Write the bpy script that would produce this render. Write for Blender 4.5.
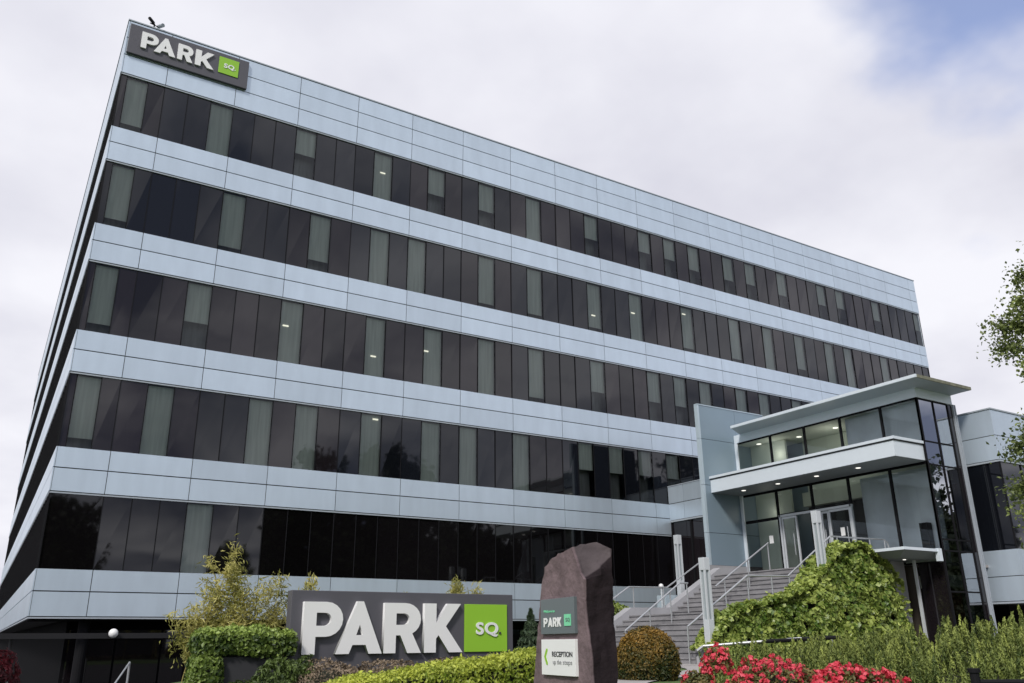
import bpy, math, random
import numpy as np
from mathutils import Vector, Matrix, noise
R_ = math.radians
S = bpy.context.scene
for o in list(bpy.data.objects): bpy.data.objects.remove(o)
C = S.collection
rng = random.Random(7); nr = np.random.default_rng(7)

# ------------------------------------------------------------------ camera
CAM = Vector((-1.848, -29.777, 1.65))
PITCH, ROLL, YAW = R_(19.423), R_(-0.573), R_(32.108)
Fv = Vector((math.sin(YAW)*math.cos(PITCH), math.cos(YAW)*math.cos(PITCH), math.sin(PITCH)))
R0 = Vector((math.cos(YAW), -math.sin(YAW), 0)); U0 = R0.cross(Fv)
Rv = R0*math.cos(ROLL)+U0*math.sin(ROLL); Uv = U0*math.cos(ROLL)-R0*math.sin(ROLL)
cd = bpy.data.cameras.new('camera'); cam = bpy.data.objects.new('camera', cd); C.objects.link(cam)
m3 = Matrix((Rv, Uv, -Fv)).transposed()
cam.matrix_world = Matrix.Translation(CAM) @ m3.to_4x4()
cd.sensor_width = 36; cd.lens = 851.7/1024*36; cd.clip_start = .1; cd.clip_end = 3000
S.camera = cam

# ------------------------------------------------------------------ world, sun, exposure
SUN = Vector((-.72, -.55, .78)).normalized()
w = bpy.data.worlds.new('World'); S.world = w; w.use_nodes = True
nt = w.node_tree; nt.nodes.clear(); N = nt.nodes.new; K = nt.links.new
def mth(op, a, b=None, c=None, nt=None):
    n = (nt or w.node_tree).nodes.new('ShaderNodeMath'); n.operation = op
    for i, v in enumerate((a, b, c)):
        if v is None: continue
        if isinstance(v, (int, float)): n.inputs[i].default_value = v
        else: (nt or w.node_tree).links.new(v, n.inputs[i])
    return n.outputs[0]
tc = N('ShaderNodeTexCoord'); sky = N('ShaderNodeTexSky'); sky.sky_type = 'NISHITA'; sky.sun_disc = False
sky.sun_elevation = math.asin(SUN.z); sky.sun_rotation = math.atan2(SUN.x, SUN.y)
sky.air_density = 1.0; sky.dust_density = 1.5
sep = N('ShaderNodeSeparateXYZ'); K(tc.outputs['Generated'], sep.inputs[0])
zz = mth('ADD', mth('MAXIMUM', sep.outputs[2], 0.0), .28)
cx = mth('DIVIDE', sep.outputs[0], zz); cy = mth('DIVIDE', sep.outputs[1], zz)
cmb = N('ShaderNodeCombineXYZ'); K(cx, cmb.inputs[0]); K(cy, cmb.inputs[1])
n1 = N('ShaderNodeTexNoise'); n1.inputs['Scale'].default_value = 1.1; n1.inputs['Detail'].default_value = 6; n1.inputs['Roughness'].default_value = .5
K(cmb.outputs[0], n1.inputs['Vector'])
n2 = N('ShaderNodeTexNoise'); n2.inputs['Scale'].default_value = 2.3; n2.inputs['Detail'].default_value = 5; n2.inputs['Roughness'].default_value = .5
mp = N('ShaderNodeMapping'); mp.inputs['Location'].default_value = (3.1, 7.7, 0); K(cmb.outputs[0], mp.inputs[0]); K(mp.outputs[0], n2.inputs['Vector'])
# the gap in the cloud, a fixed direction in the sky
GAP = Vector((0.765, 0.335, 0.56)).normalized()
dt = N('ShaderNodeVectorMath'); dt.operation = 'DOT_PRODUCT'; K(tc.outputs['Generated'], dt.inputs[0]); dt.inputs[1].default_value = GAP
gap = N('ShaderNodeMapRange'); K(dt.outputs['Value'], gap.inputs[0])
gap.inputs[1].default_value = .966; gap.inputs[2].default_value = 1.0; gap.inputs[3].default_value = 0; gap.inputs[4].default_value = .24
cov = mth('SUBTRACT', mth('ADD', n1.outputs[0], .16), gap.outputs[0])
cm = N('ShaderNodeMapRange'); cm.interpolation_type = 'SMOOTHSTEP'; K(cov, cm.inputs[0]); cm.inputs[1].default_value = .38; cm.inputs[2].default_value = .50
cc = N('ShaderNodeValToRGB'); K(n2.outputs[0], cc.inputs[0])
cc.color_ramp.elements[0].position = .30; cc.color_ramp.elements[0].color = (.62, .62, .70, 1)
cc.color_ramp.elements[1].position = .66; cc.color_ramp.elements[1].color = (.83, .83, .885, 1)
b1 = N('ShaderNodeBackground'); skt = N('ShaderNodeVectorMath'); skt.operation = 'MULTIPLY'; K(sky.outputs[0], skt.inputs[0]); skt.inputs[1].default_value = (1.05, 1.06, 1.30); K(skt.outputs[0], b1.inputs[0]); b1.inputs[1].default_value = .15
skm = N('ShaderNodeMix'); skm.data_type = 'RGBA'; skm.inputs[0].default_value = .1
# heavier, more broken cloud to the south, behind the camera
c2 = N('ShaderNodeValToRGB'); n3 = N('ShaderNodeTexNoise'); n3.inputs['Scale'].default_value = 2.6; n3.inputs['Detail'].default_value = 5; n3.inputs['Distortion'].default_value = .6
K(mp.outputs[0], n3.inputs['Vector']); K(n3.outputs[0], c2.inputs[0])
c2.color_ramp.elements[0].position = .36; c2.color_ramp.elements[0].color = (.20, .23, .34, 1)
c2.color_ramp.elements[1].position = .64; c2.color_ramp.elements[1].color = (1.0, 1.0, 1.08, 1)
sth = N('ShaderNodeMapRange'); sth.interpolation_type = 'SMOOTHSTEP'; K(sep.outputs[1], sth.inputs[0]); sth.inputs[1].default_value = -.05; sth.inputs[2].default_value = -.45
cmx = N('ShaderNodeMix'); cmx.data_type = 'RGBA'; K(sth.outputs[0], cmx.inputs[0]); K(cc.outputs[0], cmx.inputs[6]); K(c2.outputs[0], cmx.inputs[7])
b2 = N('ShaderNodeBackground'); K(cmx.outputs[2], b2.inputs[0]); b2.inputs[1].default_value = 1.0
mx = N('ShaderNodeMixShader'); cmf = mth('MULTIPLY_ADD', cm.outputs[0], .80, .20)
K(cmf, mx.inputs[0]); K(b1.outputs[0], mx.inputs[1]); K(b2.outputs[0], mx.inputs[2])
wo = N('ShaderNodeOutputWorld'); K(mx.outputs[0], wo.inputs[0])
sl = bpy.data.lights.new('sun', 'SUN'); sl.energy = 2.5; sl.angle = R_(9); sl.color = (1, .96, .90)
so = bpy.data.objects.new('sun', sl); C.objects.link(so); so.rotation_euler = SUN.to_track_quat('Z', 'Y').to_euler()
S.view_settings.view_transform = 'Standard'; S.view_settings.look = 'None'; S.view_settings.exposure = .17; S.view_settings.gamma = 1
S.render.engine = 'CYCLES'
S.cycles.max_bounces = 8; S.cycles.transparent_max_bounces = 12; S.cycles.caustics_reflective = False; S.cycles.caustics_refractive = False

# ------------------------------------------------------------------ materials
def mat(name, col, rough=.5, metal=0, spec=.5, emit=None, es=0, var=0, vscale=3, bump=0, bscale=30, tint=False, stretch=None, trans=0, tv=.5, coat=0):
    m = bpy.data.materials.new(name); m.use_nodes = True; t = m.node_tree; b = t.nodes['Principled BSDF']
    b.inputs['Base Color'].default_value = (*col, 1); b.inputs['Roughness'].default_value = rough
    b.inputs['Metallic'].default_value = metal; b.inputs['Specular IOR Level'].default_value = spec
    if emit: b.inputs['Emission Color'].default_value = (*emit, 1); b.inputs['Emission Strength'].default_value = es
    tcn = t.nodes.new('ShaderNodeTexCoord'); src = tcn.outputs['Object']
    if stretch:
        mp = t.nodes.new('ShaderNodeMapping'); mp.inputs['Scale'].default_value = stretch; t.links.new(src, mp.inputs[0]); src = mp.outputs[0]
    cur = None
    if var:
        n = t.nodes.new('ShaderNodeTexNoise'); n.inputs['Scale'].default_value = vscale; n.inputs['Detail'].default_value = 6; t.links.new(src, n.inputs['Vector'])
        mr = t.nodes.new('ShaderNodeMapRange'); t.links.new(n.outputs[0], mr.inputs[0]); mr.inputs[1].default_value = .25; mr.inputs[2].default_value = .75
        mr.inputs[3].default_value = 1-var; mr.inputs[4].default_value = 1+var; cur = mr.outputs[0]
    if tint:
        a = t.nodes.new('ShaderNodeAttribute'); a.attribute_name = 'tint'
        v = mth('MULTIPLY_ADD', a.outputs['Fac'], tv*2, 1-tv, nt=t)
        cur = v if cur is None else mth('MULTIPLY', cur, v, nt=t)
    if cur is not None:
        vm = t.nodes.new('ShaderNodeVectorMath'); vm.operation = 'SCALE'; vm.inputs[0].default_value = col; t.links.new(cur, vm.inputs['Scale'])
        t.links.new(vm.outputs[0], b.inputs['Base Color']); colout = vm.outputs[0]
    if bump:
        n = t.nodes.new('ShaderNodeTexNoise'); n.inputs['Scale'].default_value = bscale; n.inputs['Detail'].default_value = 5; t.links.new(src, n.inputs['Vector'])
        bp = t.nodes.new('ShaderNodeBump'); bp.inputs['Strength'].default_value = bump; bp.inputs['Distance'].default_value = .02
        t.links.new(n.outputs[0], bp.inputs['Height']); t.links.new(bp.outputs[0], b.inputs['Normal'])
    if trans:
        tr = t.nodes.new('ShaderNodeBsdfTranslucent'); mxs = t.nodes.new('ShaderNodeMixShader'); mxs.inputs[0].default_value = trans
        tr.inputs[0].default_value = (*col, 1)
        if cur is not None: t.links.new(colout, tr.inputs[0])
        o = t.nodes['Material Output']; t.links.new(b.outputs[0], mxs.inputs[1]); t.links.new(tr.outputs[0], mxs.inputs[2]); t.links.new(mxs.outputs[0], o.inputs[0])
    return m
def leafmat(name, c1, c2, rough=.5, trans=.3, spec=.4):
    """leaf colour runs from c1 to c2 leaf by leaf"""
    m = bpy.data.materials.new(name); m.use_nodes = True; t = m.node_tree; b = t.nodes['Principled BSDF']
    a = t.nodes.new('ShaderNodeAttribute'); a.attribute_name = 'tint'
    r = t.nodes.new('ShaderNodeValToRGB'); r.color_ramp.elements[0].color = (*c1, 1); r.color_ramp.elements[1].color = (*c2, 1)
    t.links.new(a.outputs['Fac'], r.inputs[0]); t.links.new(r.outputs[0], b.inputs['Base Color'])
    b.inputs['Roughness'].default_value = rough; b.inputs['Specular IOR Level'].default_value = spec
    tr = t.nodes.new('ShaderNodeBsdfTranslucent'); t.links.new(r.outputs[0], tr.inputs[0]); mxs = t.nodes.new('ShaderNodeMixShader'); mxs.inputs[0].default_value = trans
    o = t.nodes['Material Output']; t.links.new(b.outputs[0], mxs.inputs[1]); t.links.new(tr.outputs[0], mxs.inputs[2]); t.links.new(mxs.outputs[0], o.inputs[0])
    return m
def clearglass(name, tr=(.75, .8, .78), refl=1.0, base=.0):
    m = bpy.data.materials.new(name); m.use_nodes = True; t = m.node_tree; t.nodes.remove(t.nodes['Principled BSDF'])
    tb = t.nodes.new('ShaderNodeBsdfTransparent'); tb.inputs[0].default_value = (*tr, 1)
    g = t.nodes.new('ShaderNodeBsdfGlossy'); g.inputs['Roughness'].default_value = .01; g.inputs[0].default_value = (.95, .97, 1, 1)
    f = t.nodes.new('ShaderNodeFresnel'); f.inputs[0].default_value = 1.52
    fac = mth('MINIMUM', mth('MULTIPLY_ADD', f.outputs[0], refl, base, nt=t), .95, nt=t)
    x = t.nodes.new('ShaderNodeMixShader'); t.links.new(fac, x.inputs[0]); t.links.new(tb.outputs[0], x.inputs[1]); t.links.new(g.outputs[0], x.inputs[2])
    t.links.new(x.outputs[0], t.nodes['Material Output'].inputs[0])
    nz = t.nodes.new('ShaderNodeTexNoise'); nz.inputs['Scale'].default_value = .6; nz.inputs['Detail'].default_value = 1
    tcn = t.nodes.new('ShaderNodeTexCoord'); t.links.new(tcn.outputs['Object'], nz.inputs['Vector'])
    bp = t.nodes.new('ShaderNodeBump'); bp.inputs['Strength'].default_value = .25; bp.inputs['Distance'].default_value = .01
    t.links.new(nz.outputs[0], bp.inputs['Height']); t.links.new(bp.outputs[0], g.inputs['Normal']); 
    return m
M = {}
M['panel'] = mat('pale_blue_panel', (.585, .675, .765), .36, .5, .5, var=.065, vscale=1.3, tint=True, tv=.045, stretch=(1.6, 1.6, .35))
M['blade'] = mat('blue_grey_panel', (.20, .265, .32), .32, .0, .5, var=.05, vscale=.5, tint=True, tv=.04)
M['bladeedge'] = mat('pale_edge_panel', (.42, .50, .56), .4, var=.03)
M['joint'] = mat('dark_joint', (.035, .036, .042), .7)
M['ledge'] = mat('grey_ledge', (.36, .40, .45), .5)
def darkglass(name, col, wob=.18):
    m = mat(name, col, .03, 0, .62, tint=True, tv=.45); t = m.node_tree; b = t.nodes['Principled BSDF']
    nz = t.nodes.new('ShaderNodeTexNoise'); nz.inputs['Scale'].default_value = .55; nz.inputs['Detail'].default_value = 1.5
    tcn = t.nodes.new('ShaderNodeTexCoord'); t.links.new(tcn.outputs['Object'], nz.inputs['Vector'])
    bp = t.nodes.new('ShaderNodeBump'); bp.inputs['Strength'].default_value = wob; bp.inputs['Distance'].default_value = .02
    t.links.new(nz.outputs[0], bp.inputs['Height']); t.links.new(bp.outputs[0], b.inputs['Normal'])
    return m
M['dark'] = darkglass('dark_tinted_glass', (.012, .0095, .0115))
M['dark2'] = darkglass('blue_black_tinted_glass', (.006, .007, .010))
M['darkest'] = darkglass('black_tinted_glass', (.004, .0035, .004))
M['lite'] = clearglass('grey_clear_glass', (.80, .83, .81), 1.0)
M['clear'] = clearglass('clear_glass', (.88, .92, .88), 1.15, .0)
M['mirror'] = clearglass('solar_glass', (.34, .38, .40), 2.4, .26)
M['frame'] = mat('dark_frame', (.010, .010, .012), .7, spec=.12)
M['blind'] = mat('pale_green_blind', (.62, .665, .64), .8, var=.16, vscale=1.1, stretch=(9, 1, .5))
M['blind2'] = mat('grey_inner_blind', (.22, .225, .23), .8, var=.3, vscale=1.5, stretch=(5, 1, .8))
M['roof'] = mat('roof_felt', (.12, .12, .12), .9, var=.1)
M['mossy'] = mat('mossy_flashing', (.19, .19, .14), .9, var=.35, vscale=5)
M['soffit'] = mat('grey_soffit', (.17, .19, .20), .6)
M['fascia'] = mat('white_fascia', (.66, .72, .78), .4, var=.02)
M['inner'] = mat('pale_interior', (.55, .60, .54), .8)
M['innerdark'] = mat('dark_interior', (.03, .03, .032), .8)
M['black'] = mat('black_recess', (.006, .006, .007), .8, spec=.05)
M['dl'] = mat('downlight_glow', (1, 1, 1), .5, emit=(1, .96, .88), es=1.1)
M['lobe'] = mat('office_light_glow', (1, 1, .9), .5, emit=(1, .95, .78), es=.9)
M['steel'] = mat('brushed_steel', (.55, .56, .57), .35, .75, var=.05, vscale=8)
M['steelw'] = mat('pale_painted_steel', (.62, .65, .68), .4, .2, var=.03)
M['signgrey'] = mat('charcoal_sign', (.085, .083, .098), .5, var=.04, vscale=2)
M['white'] = mat('white_letter', (.80, .80, .80), .4, var=.015)
M['green'] = mat('lime_green', (.27, .52, .035), .45)
M['mint'] = mat('mint_green', (.20, .66, .38), .45)
M['teal'] = mat('grey_green_plate', (.12, .145, .155), .35)
M['darktxt'] = mat('dark_text', (.05, .05, .055), .5)
M['greytxt'] = mat('grey_text', (.30, .30, .31), .5)
M['step'] = mat('granite_step', (.235, .23, .24), .75, var=.22, vscale=2.5, bump=.2, tint=True, tv=.12)
M['nosing'] = mat('dark_step_nosing', (.10, .09, .095), .8, var=.2)
M['wallst'] = mat('pale_render_wall', (.36, .36, .38), .8, var=.1, vscale=1.2, bump=.1)
M['paving'] = mat('pale_paving', (.36, .34, .33), .85, var=.12, vscale=2, bump=.2)
M['asphalt'] = mat('asphalt', (.055, .055, .06), .9, var=.15, vscale=3, bump=.2)
M['stone'] = mat('purple_brown_stone', (.125, .092, .096), .85, var=.28, vscale=2.2, bump=.9, bscale=14)
M['brick'] = mat('red_brick', (.23, .07, .045), .85, var=.15, vscale=4)
M['bark'] = mat('bark', (.10, .085, .07), .9, var=.3, vscale=6, bump=.6)
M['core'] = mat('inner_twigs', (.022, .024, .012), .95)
M['ivy'] = leafmat('ivy_leaf', (.08, .15, .02), (.41, .48, .12), .38, .22, .5)
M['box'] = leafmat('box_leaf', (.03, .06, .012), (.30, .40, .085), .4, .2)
M['shrubd'] = leafmat('dark_shrub_leaf', (.025, .045, .012), (.14, .20, .045), .5, .2)
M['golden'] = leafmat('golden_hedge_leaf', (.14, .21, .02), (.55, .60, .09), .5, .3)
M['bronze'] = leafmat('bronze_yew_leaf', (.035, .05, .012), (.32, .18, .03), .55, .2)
M['heath'] = leafmat('heather_leaf', (.10, .075, .05), (.29, .22, .15), .7, .1)
M['bamboo'] = leafmat('bamboo_leaf', (.22, .23, .04), (.66, .60, .22), .5, .35)
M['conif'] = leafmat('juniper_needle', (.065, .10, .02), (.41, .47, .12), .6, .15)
M['spruce'] = leafmat('spruce_needle', (.02, .04, .02), (.07, .11, .05), .6, .1)
M['birch'] = leafmat('birch_leaf', (.06, .085, .025), (.34, .40, .13), .45, .3)
M['maple'] = leafmat('red_maple_leaf', (.05, .006, .01), (.18, .02, .03), .5, .3)
M['azleaf'] = leafmat('azalea_leaf', (.06, .075, .02), (.30, .22, .08), .5, .2)
M['petal'] = leafmat('azalea_petal', (.60, .02, .05), (.90, .15, .20), .5, .3)
M['wood'] = leafmat('far_tree_leaf', (.012, .020, .008), (.045, .06, .02), .7, .1)

# ------------------------------------------------------------------ builders
class MB:
    def __init__(s): s.v = []; s.f = []; s.mi = []; s.t = []
    def face(s, pts, mi=0, t=.5):
        n = len(s.v); s.v += [tuple(p) for p in pts]; s.f.append(tuple(range(n, n+len(pts)))); s.mi.append(mi); s.t.append(t)
    def box(s, a, b, mi=0, t=.5, xf=None):
        x0, y0, z0 = [min(p, q) for p, q in zip(a, b)]; x1, y1, z1 = [max(p, q) for p, q in zip(a, b)]
        P = [(x0,y0,z0),(x1,y0,z0),(x1,y1,z0),(x0,y1,z0),(x0,y0,z1),(x1,y0,z1),(x1,y1,z1),(x0,y1,z1)]
        if xf: P = [xf(p) for p in P]
        n = len(s.v); s.v += P
        for q in ((0,3,2,1),(4,5,6,7),(0,1,5,4),(1,2,6,5),(2,3,7,6),(3,0,4,7)):
            s.f.append(tuple(n+i for i in q)); s.mi.append(mi); s.t.append(t)
    def tube(s, a, b, r, seg=8, mi=0, r2=None, t=.5):
        a = Vector(a); b = Vector(b); d = (b-a).normalized(); u = d.orthogonal().normalized(); v = d.cross(u); r2 = r if r2 is None else r2
        n = len(s.v)
        for P, rr in ((a, r), (b, r2)):
            for i in range(seg):
                th = 2*math.pi*i/seg; s.v.append(tuple(P+(u*math.cos(th)+v*math.sin(th))*rr))
        for i in range(seg):
            j = (i+1) % seg; s.f.append((n+i, n+j, n+seg+j, n+seg+i)); s.mi.append(mi); s.t.append(t)
        s.f.append(tuple(n+i for i in range(seg))[::-1]); s.mi.append(mi); s.t.append(t)
        s.f.append(tuple(n+seg+i for i in range(seg))); s.mi.append(mi); s.t.append(t)
    def path(s, pts, r, seg=8, mi=0, r2=None):
        k = len(pts)-1
        for i in range(k):
            ra = r if r2 is None else r+(r2-r)*i/k; rb = r if r2 is None else r+(r2-r)*(i+1)/k
            s.tube(pts[i], pts[i+1], ra, seg, mi, rb)
    def build(s, name, mats, parent=None, smooth=False, bevel=0):
        me = bpy.data.meshes.new(name); me.from_pydata(s.v, [], s.f)
        if not isinstance(mats, (list, tuple)): mats = [mats]
        for m in mats: me.materials.append(m)
        me.polygons.foreach_set('material_index', s.mi)
        a = me.attributes.new('tint', 'FLOAT', 'FACE'); a.data.foreach_set('value', s.t)
        if smooth: me.polygons.foreach_set('use_smooth', [True]*len(s.f))
        me.update(); o = bpy.data.objects.new(name, me); C.objects.link(o)
        if parent: o.parent = parent; o.matrix_parent_inverse = Matrix.Translation(-Vector(parent.location)) if parent.type == 'EMPTY' and not parent.parent else Matrix()
        if bevel:
            bm = o.modifiers.new('bevel', 'BEVEL'); bm.width = bevel; bm.segments = 2
        return o
def tag(o, label=None, cat=None, group=None, kind=None):
    if label: o['label'] = label
    if cat: o['category'] = cat
    if group: o['group'] = group
    if kind: o['kind'] = kind
    return o
def thing(name, label, cat, loc, group=None):
    o = bpy.data.objects.new(name, None); C.objects.link(o); o.location = loc; o.empty_display_size = .2
    return tag(o, label, cat, group)
def leaves(name, P, Nn, size, m, parent=None, aspect=.6, tilt=.6, tint=None, seed=1, fold=.25, up=0.0, kind=None):
    """a mesh of small folded leaves: centres P, outward normals Nn"""
    g = np.random.default_rng(seed); P = np.asarray(P, float); n = len(P); Nn = np.asarray(Nn, float)
    d = g.normal(size=(n, 3)); nn = Nn+d*tilt; nn /= np.linalg.norm(nn, axis=1)[:, None]+1e-9
    a = g.normal(size=(n, 3)); a[:, 2] += up; a -= (a*nn).sum(1)[:, None]*nn; a /= np.linalg.norm(a, axis=1)[:, None]+1e-9
    b = np.cross(nn, a); s = size*(.65+.7*g.random(n))[:, None]
    tip = P+a*s*.5; base = P-a*s*.5; l = P+b*s*aspect*.5+nn*s*fold*.5; r = P-b*s*aspect*.5+nn*s*fold*.5
    V = np.stack([base, l, tip, r], 1).reshape(-1, 3)
    me = bpy.data.meshes.new(name); me.vertices.add(4*n); me.vertices.foreach_set('co', V.ravel())
    idx = np.arange(n)[:, None]*4
    F = np.concatenate([idx+[0, 1, 2], idx+[0, 2, 3]], 1).reshape(-1)
    me.loops.add(6*n); me.loops.foreach_set('vertex_index', F); me.polygons.add(2*n)
    me.polygons.foreach_set('loop_start', np.arange(2*n)*3); me.polygons.foreach_set('loop_total', np.full(2*n, 3))
    me.materials.append(m); t = g.random(n) if tint is None else np.clip(tint, 0, 1)
    at_ = me.attributes.new('tint', 'FLOAT', 'FACE'); at_.data.foreach_set('value', np.repeat(t, 2).astype(float))
    me.update(calc_edges=True); me.validate()
    o = bpy.data.objects.new(name, me); C.objects.link(o)
    if parent: o.parent = parent; o.matrix_parent_inverse = Matrix.Translation(-Vector(parent.location)) if parent.type == 'EMPTY' else Matrix()
    if kind: o['kind'] = kind
    return o
def nz3(p, s, off=0): return noise.noise(Vector((p[0]*s+off, p[1]*s+off*.7, p[2]*s-off)))

# glyphs: filled 2-D curves with holes, extruded, turned into meshes
def arc(cx, cy, r, a0, a1, n=10, rx=None):
    return [(cx+(rx or r)*math.cos(R_(a0+(a1-a0)*i/n)), cy+r*math.sin(R_(a0+(a1-a0)*i/n))) for i in range(n+1)]
GL = {
 'P': ([[(0,0),(0,1),(.44,1)]+arc(.44,.665,.335,90,-90)+[(.25,.33),(.25,0)], [(.25,.79),(.42,.79)]+arc(.42,.665,.125,90,-90)+[(.25,.54)]], .78),
 'A': ([[(0,0),(.40,1.02),(.52,1.02),(.92,0),(.655,0),(.59,.17),(.33,.17),(.265,0)], [(.395,.36),(.525,.36),(.46,.56)]], .92),
 'R': ([[(0,0),(0,1),(.42,1)]+arc(.42,.675,.325,90,-62)+[(.76,0),(.48,0),(.33,.35),(.24,.35),(.24,0)], [(.24,.79),(.40,.79)]+arc(.40,.675,.115,90,-90)+[(.24,.56)]], .76),
 'K': ([[(0,0),(0,1),(.24,1),(.24,.60),(.47,1),(.75,1),(.44,.53),(.79,0),(.51,0),(.29,.35),(.24,.28),(.24,0)]], .79),
 '<': ([[(0,.5),(.34,1),(.52,1),(.52,.86),(.27,.5),(.52,.14),(.52,0),(.34,0)]], .5),
}
def curve_mesh(name, cu, m, parent, mw):
    ob = bpy.data.objects.new(name+'_tmp', cu); C.objects.link(ob)
    dg = bpy.context.evaluated_depsgraph_get(); me = bpy.data.meshes.new_from_object(ob.evaluated_get(dg)); bpy.data.objects.remove(ob)
    me.name = name; me.transform(mw); me.materials.clear(); me.materials.append(m)
    o = bpy.data.objects.new(name, me); C.objects.link(o)
    if parent: o.parent = parent; o.matrix_parent_inverse = Matrix.Translation(-Vector(parent.location)) if parent.type == 'EMPTY' else Matrix()
    return o
def frameM(origin, ux, uz):                       # sign frame: x along ux, y along uz, z outward
    ux = Vector(ux).normalized(); uz = Vector(uz).normalized(); n = ux.cross(uz)
    return Matrix.Translation(origin) @ Matrix((ux, uz, n)).transposed().to_4x4()
def glyph(ch, m, parent, Fm, x, y, h, depth, name='letter', bev=0):
    sp, wd = GL[ch]; cu = bpy.data.curves.new('g', 'CURVE'); cu.dimensions = '2D'; cu.fill_mode = 'BOTH'; cu.extrude = depth/2; cu.bevel_depth = bev
    for pts in sp:
        s = cu.splines.new('POLY'); s.points.add(len(pts)-1)
        for i, p in enumerate(pts): s.points[i].co = (p[0]*h, p[1]*h, 0, 1)
        s.use_cyclic_u = True
    return curve_mesh(name, cu, m, parent, Fm @ Matrix.Translation((x, y, depth/2)))
def text(s, m, parent, Fm, x, y, h, depth=.006, bold=0, name='lettering', sx=1, fit=None, sp=1):
    cu = bpy.data.curves.new('t', 'FONT'); cu.body = s; cu.size = h/.7; cu.extrude = depth/2; cu.offset = bold; cu.space_character = sp
    if fit:
        tmp = bpy.data.objects.new('t', cu); C.objects.link(tmp); bpy.context.view_layer.update(); sx = fit/max(1e-6, tmp.dimensions.x); bpy.data.objects.remove(tmp)
    return curve_mesh(name, cu, m, parent, Fm @ Matrix.Translation((x, y, depth/2)) @ Matrix.Diagonal((sx, 1, 1, 1)))

# ------------------------------------------------------------------ ground
def ss(a, b, x):
    t = min(1, max(0, (x-a)/(b-a))); return t*t*(3-2*t)
def gz(x, y):
    d = math.hypot(x+1.85, y+29.78)
    h = ss(7.5, 11.5, d)*ss(-1.5, 2.2, x)
    h *= 1-ss(-11, -8, y)*(1-ss(9, 12, x))
    h *= 1-ss(60, 90, x)
    return h*1.0
mb = MB()
xs = sorted(set([-900,-500,-250,-120,-70,-40,-25]+[round(-18+i*.75, 2) for i in range(88)]+[55,65,75,90,120,180,300,600,1200]))
ys = sorted(set([-900,-500,-250,-140,-90,-70,-55,-45,-38]+[round(-33+i*.75, 2) for i in range(50)]+[8,15,30,55,80,130,250,500,1200]))
for x in xs:
    for y in ys: mb.v.append((x, y, gz(x, y)))
ny = len(ys)
for i in range(len(xs)-1):
    for j in range(ny-1):
        mb.f.append((i*ny+j, (i+1)*ny+j, (i+1)*ny+j+1, i*ny+j+1)); mb.mi.append(0); mb.t.append(.5)
M['grass'] = mat('lawn_grass', (.075, .125, .03), .9, var=.3, vscale=7, bump=.8, bscale=60)
g = mb.build('ground', M['grass'], smooth=True); g['kind'] = 'structure'
def strip(name, pts, wd, m, dz):
    mb = MB(); L = []
    for i, p in enumerate(pts):
        a = Vector(pts[max(0, i-1)]); b = Vector(pts[min(len(pts)-1, i+1)]); t = (b-a).normalized(); n = Vector((-t.y, t.x))
        L.append((Vector(p)+n*wd/2, Vector(p)-n*wd/2))
    for i in range(len(L)-1):
        a, b = L[i]; c, d = L[i+1]
        for k in range(6):
            def q(u, v, s): p = u.lerp(v, s); return (p.x, p.y, gz(p.x, p.y)+dz)
            mb.face([q(a, b, k/6), q(a, b, (k+1)/6), q(c, d, (k+1)/6), q(c, d, k/6)])
    o = mb.build(name, m); o['kind'] = 'structure'; return o
def smooth_pts(P, n=10):
    out = []
    for i in range(len(P)-1):
        p0 = Vector(P[max(0, i-1)]); p1 = Vector(P[i]); p2 = Vector(P[i+1]); p3 = Vector(P[min(len(P)-1, i+2)])
        for k in range(n):
            t = k/n; out.append(.5*((2*p1)+(p2-p0)*t+(2*p0-5*p1+4*p2-p3)*t*t+(3*p1-p0-3*p2+p3)*t**3))
    out.append(Vector(P[-1])); return [tuple(q) for q in out]
strip('path', smooth_pts([(5.6, -20.5), (7.4, -18.2), (10.0, -16.5), (12.8, -14.6), (14.9, -11.6)]), .9, M['paving'], .02)
strip('forecourt', [(-60, 29), (-30, 29), (-15, 29), (-1, 29), (4, 29), (8.2, 29)], 82, M['asphalt'], .012)
strip('road', [(-200, -40), (-60, -40), (0, -40), (60, -40), (200, -40)], 9, M['asphalt'], .012)
mb = MB()
for i in range(8):
    for j in range(4): 
        x, y = 15.8+i*3, -21.5+j*2.05; mb.face([(a, b, gz(a, b)+.02) for a, b in ((x, y), (x+3, y), (x+3, y+2.05), (x, y+2.05))])
o = mb.build('courtyard', M['paving']); o['kind'] = 'structure'
mb = MB(); mb.box((14.0, -12.2, .7), (15.64, -4.9, 1.03)); o = mb.build('stair_apron', M['paving']); o['kind'] = 'structure'

# ------------------------------------------------------------------ office building
PW = 2.55; C0 = 1.531; XR = 48.13; LEN = 51.9; SK = .85/51.9
WIN = [(3.869, 6.115), (7.58, 9.969), (11.474, 13.927), (15.379, 17.827), (19.256, 21.484)]
TOP = 23.893; BB = 2.428
joints = [C0+PW*i for i in range(19)]
B = thing('office_building', 'long five storey office block with pale blue panel bands and dark glass strips', 'building', (0, 0, 0))
mb = MB()                                              # body behind the skin, one closed block with the right end and rear
sk = lambda p: (p[0]+SK*p[1] if p[0] < 5 else p[0], p[1], p[2])
INS = 3.2
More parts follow.
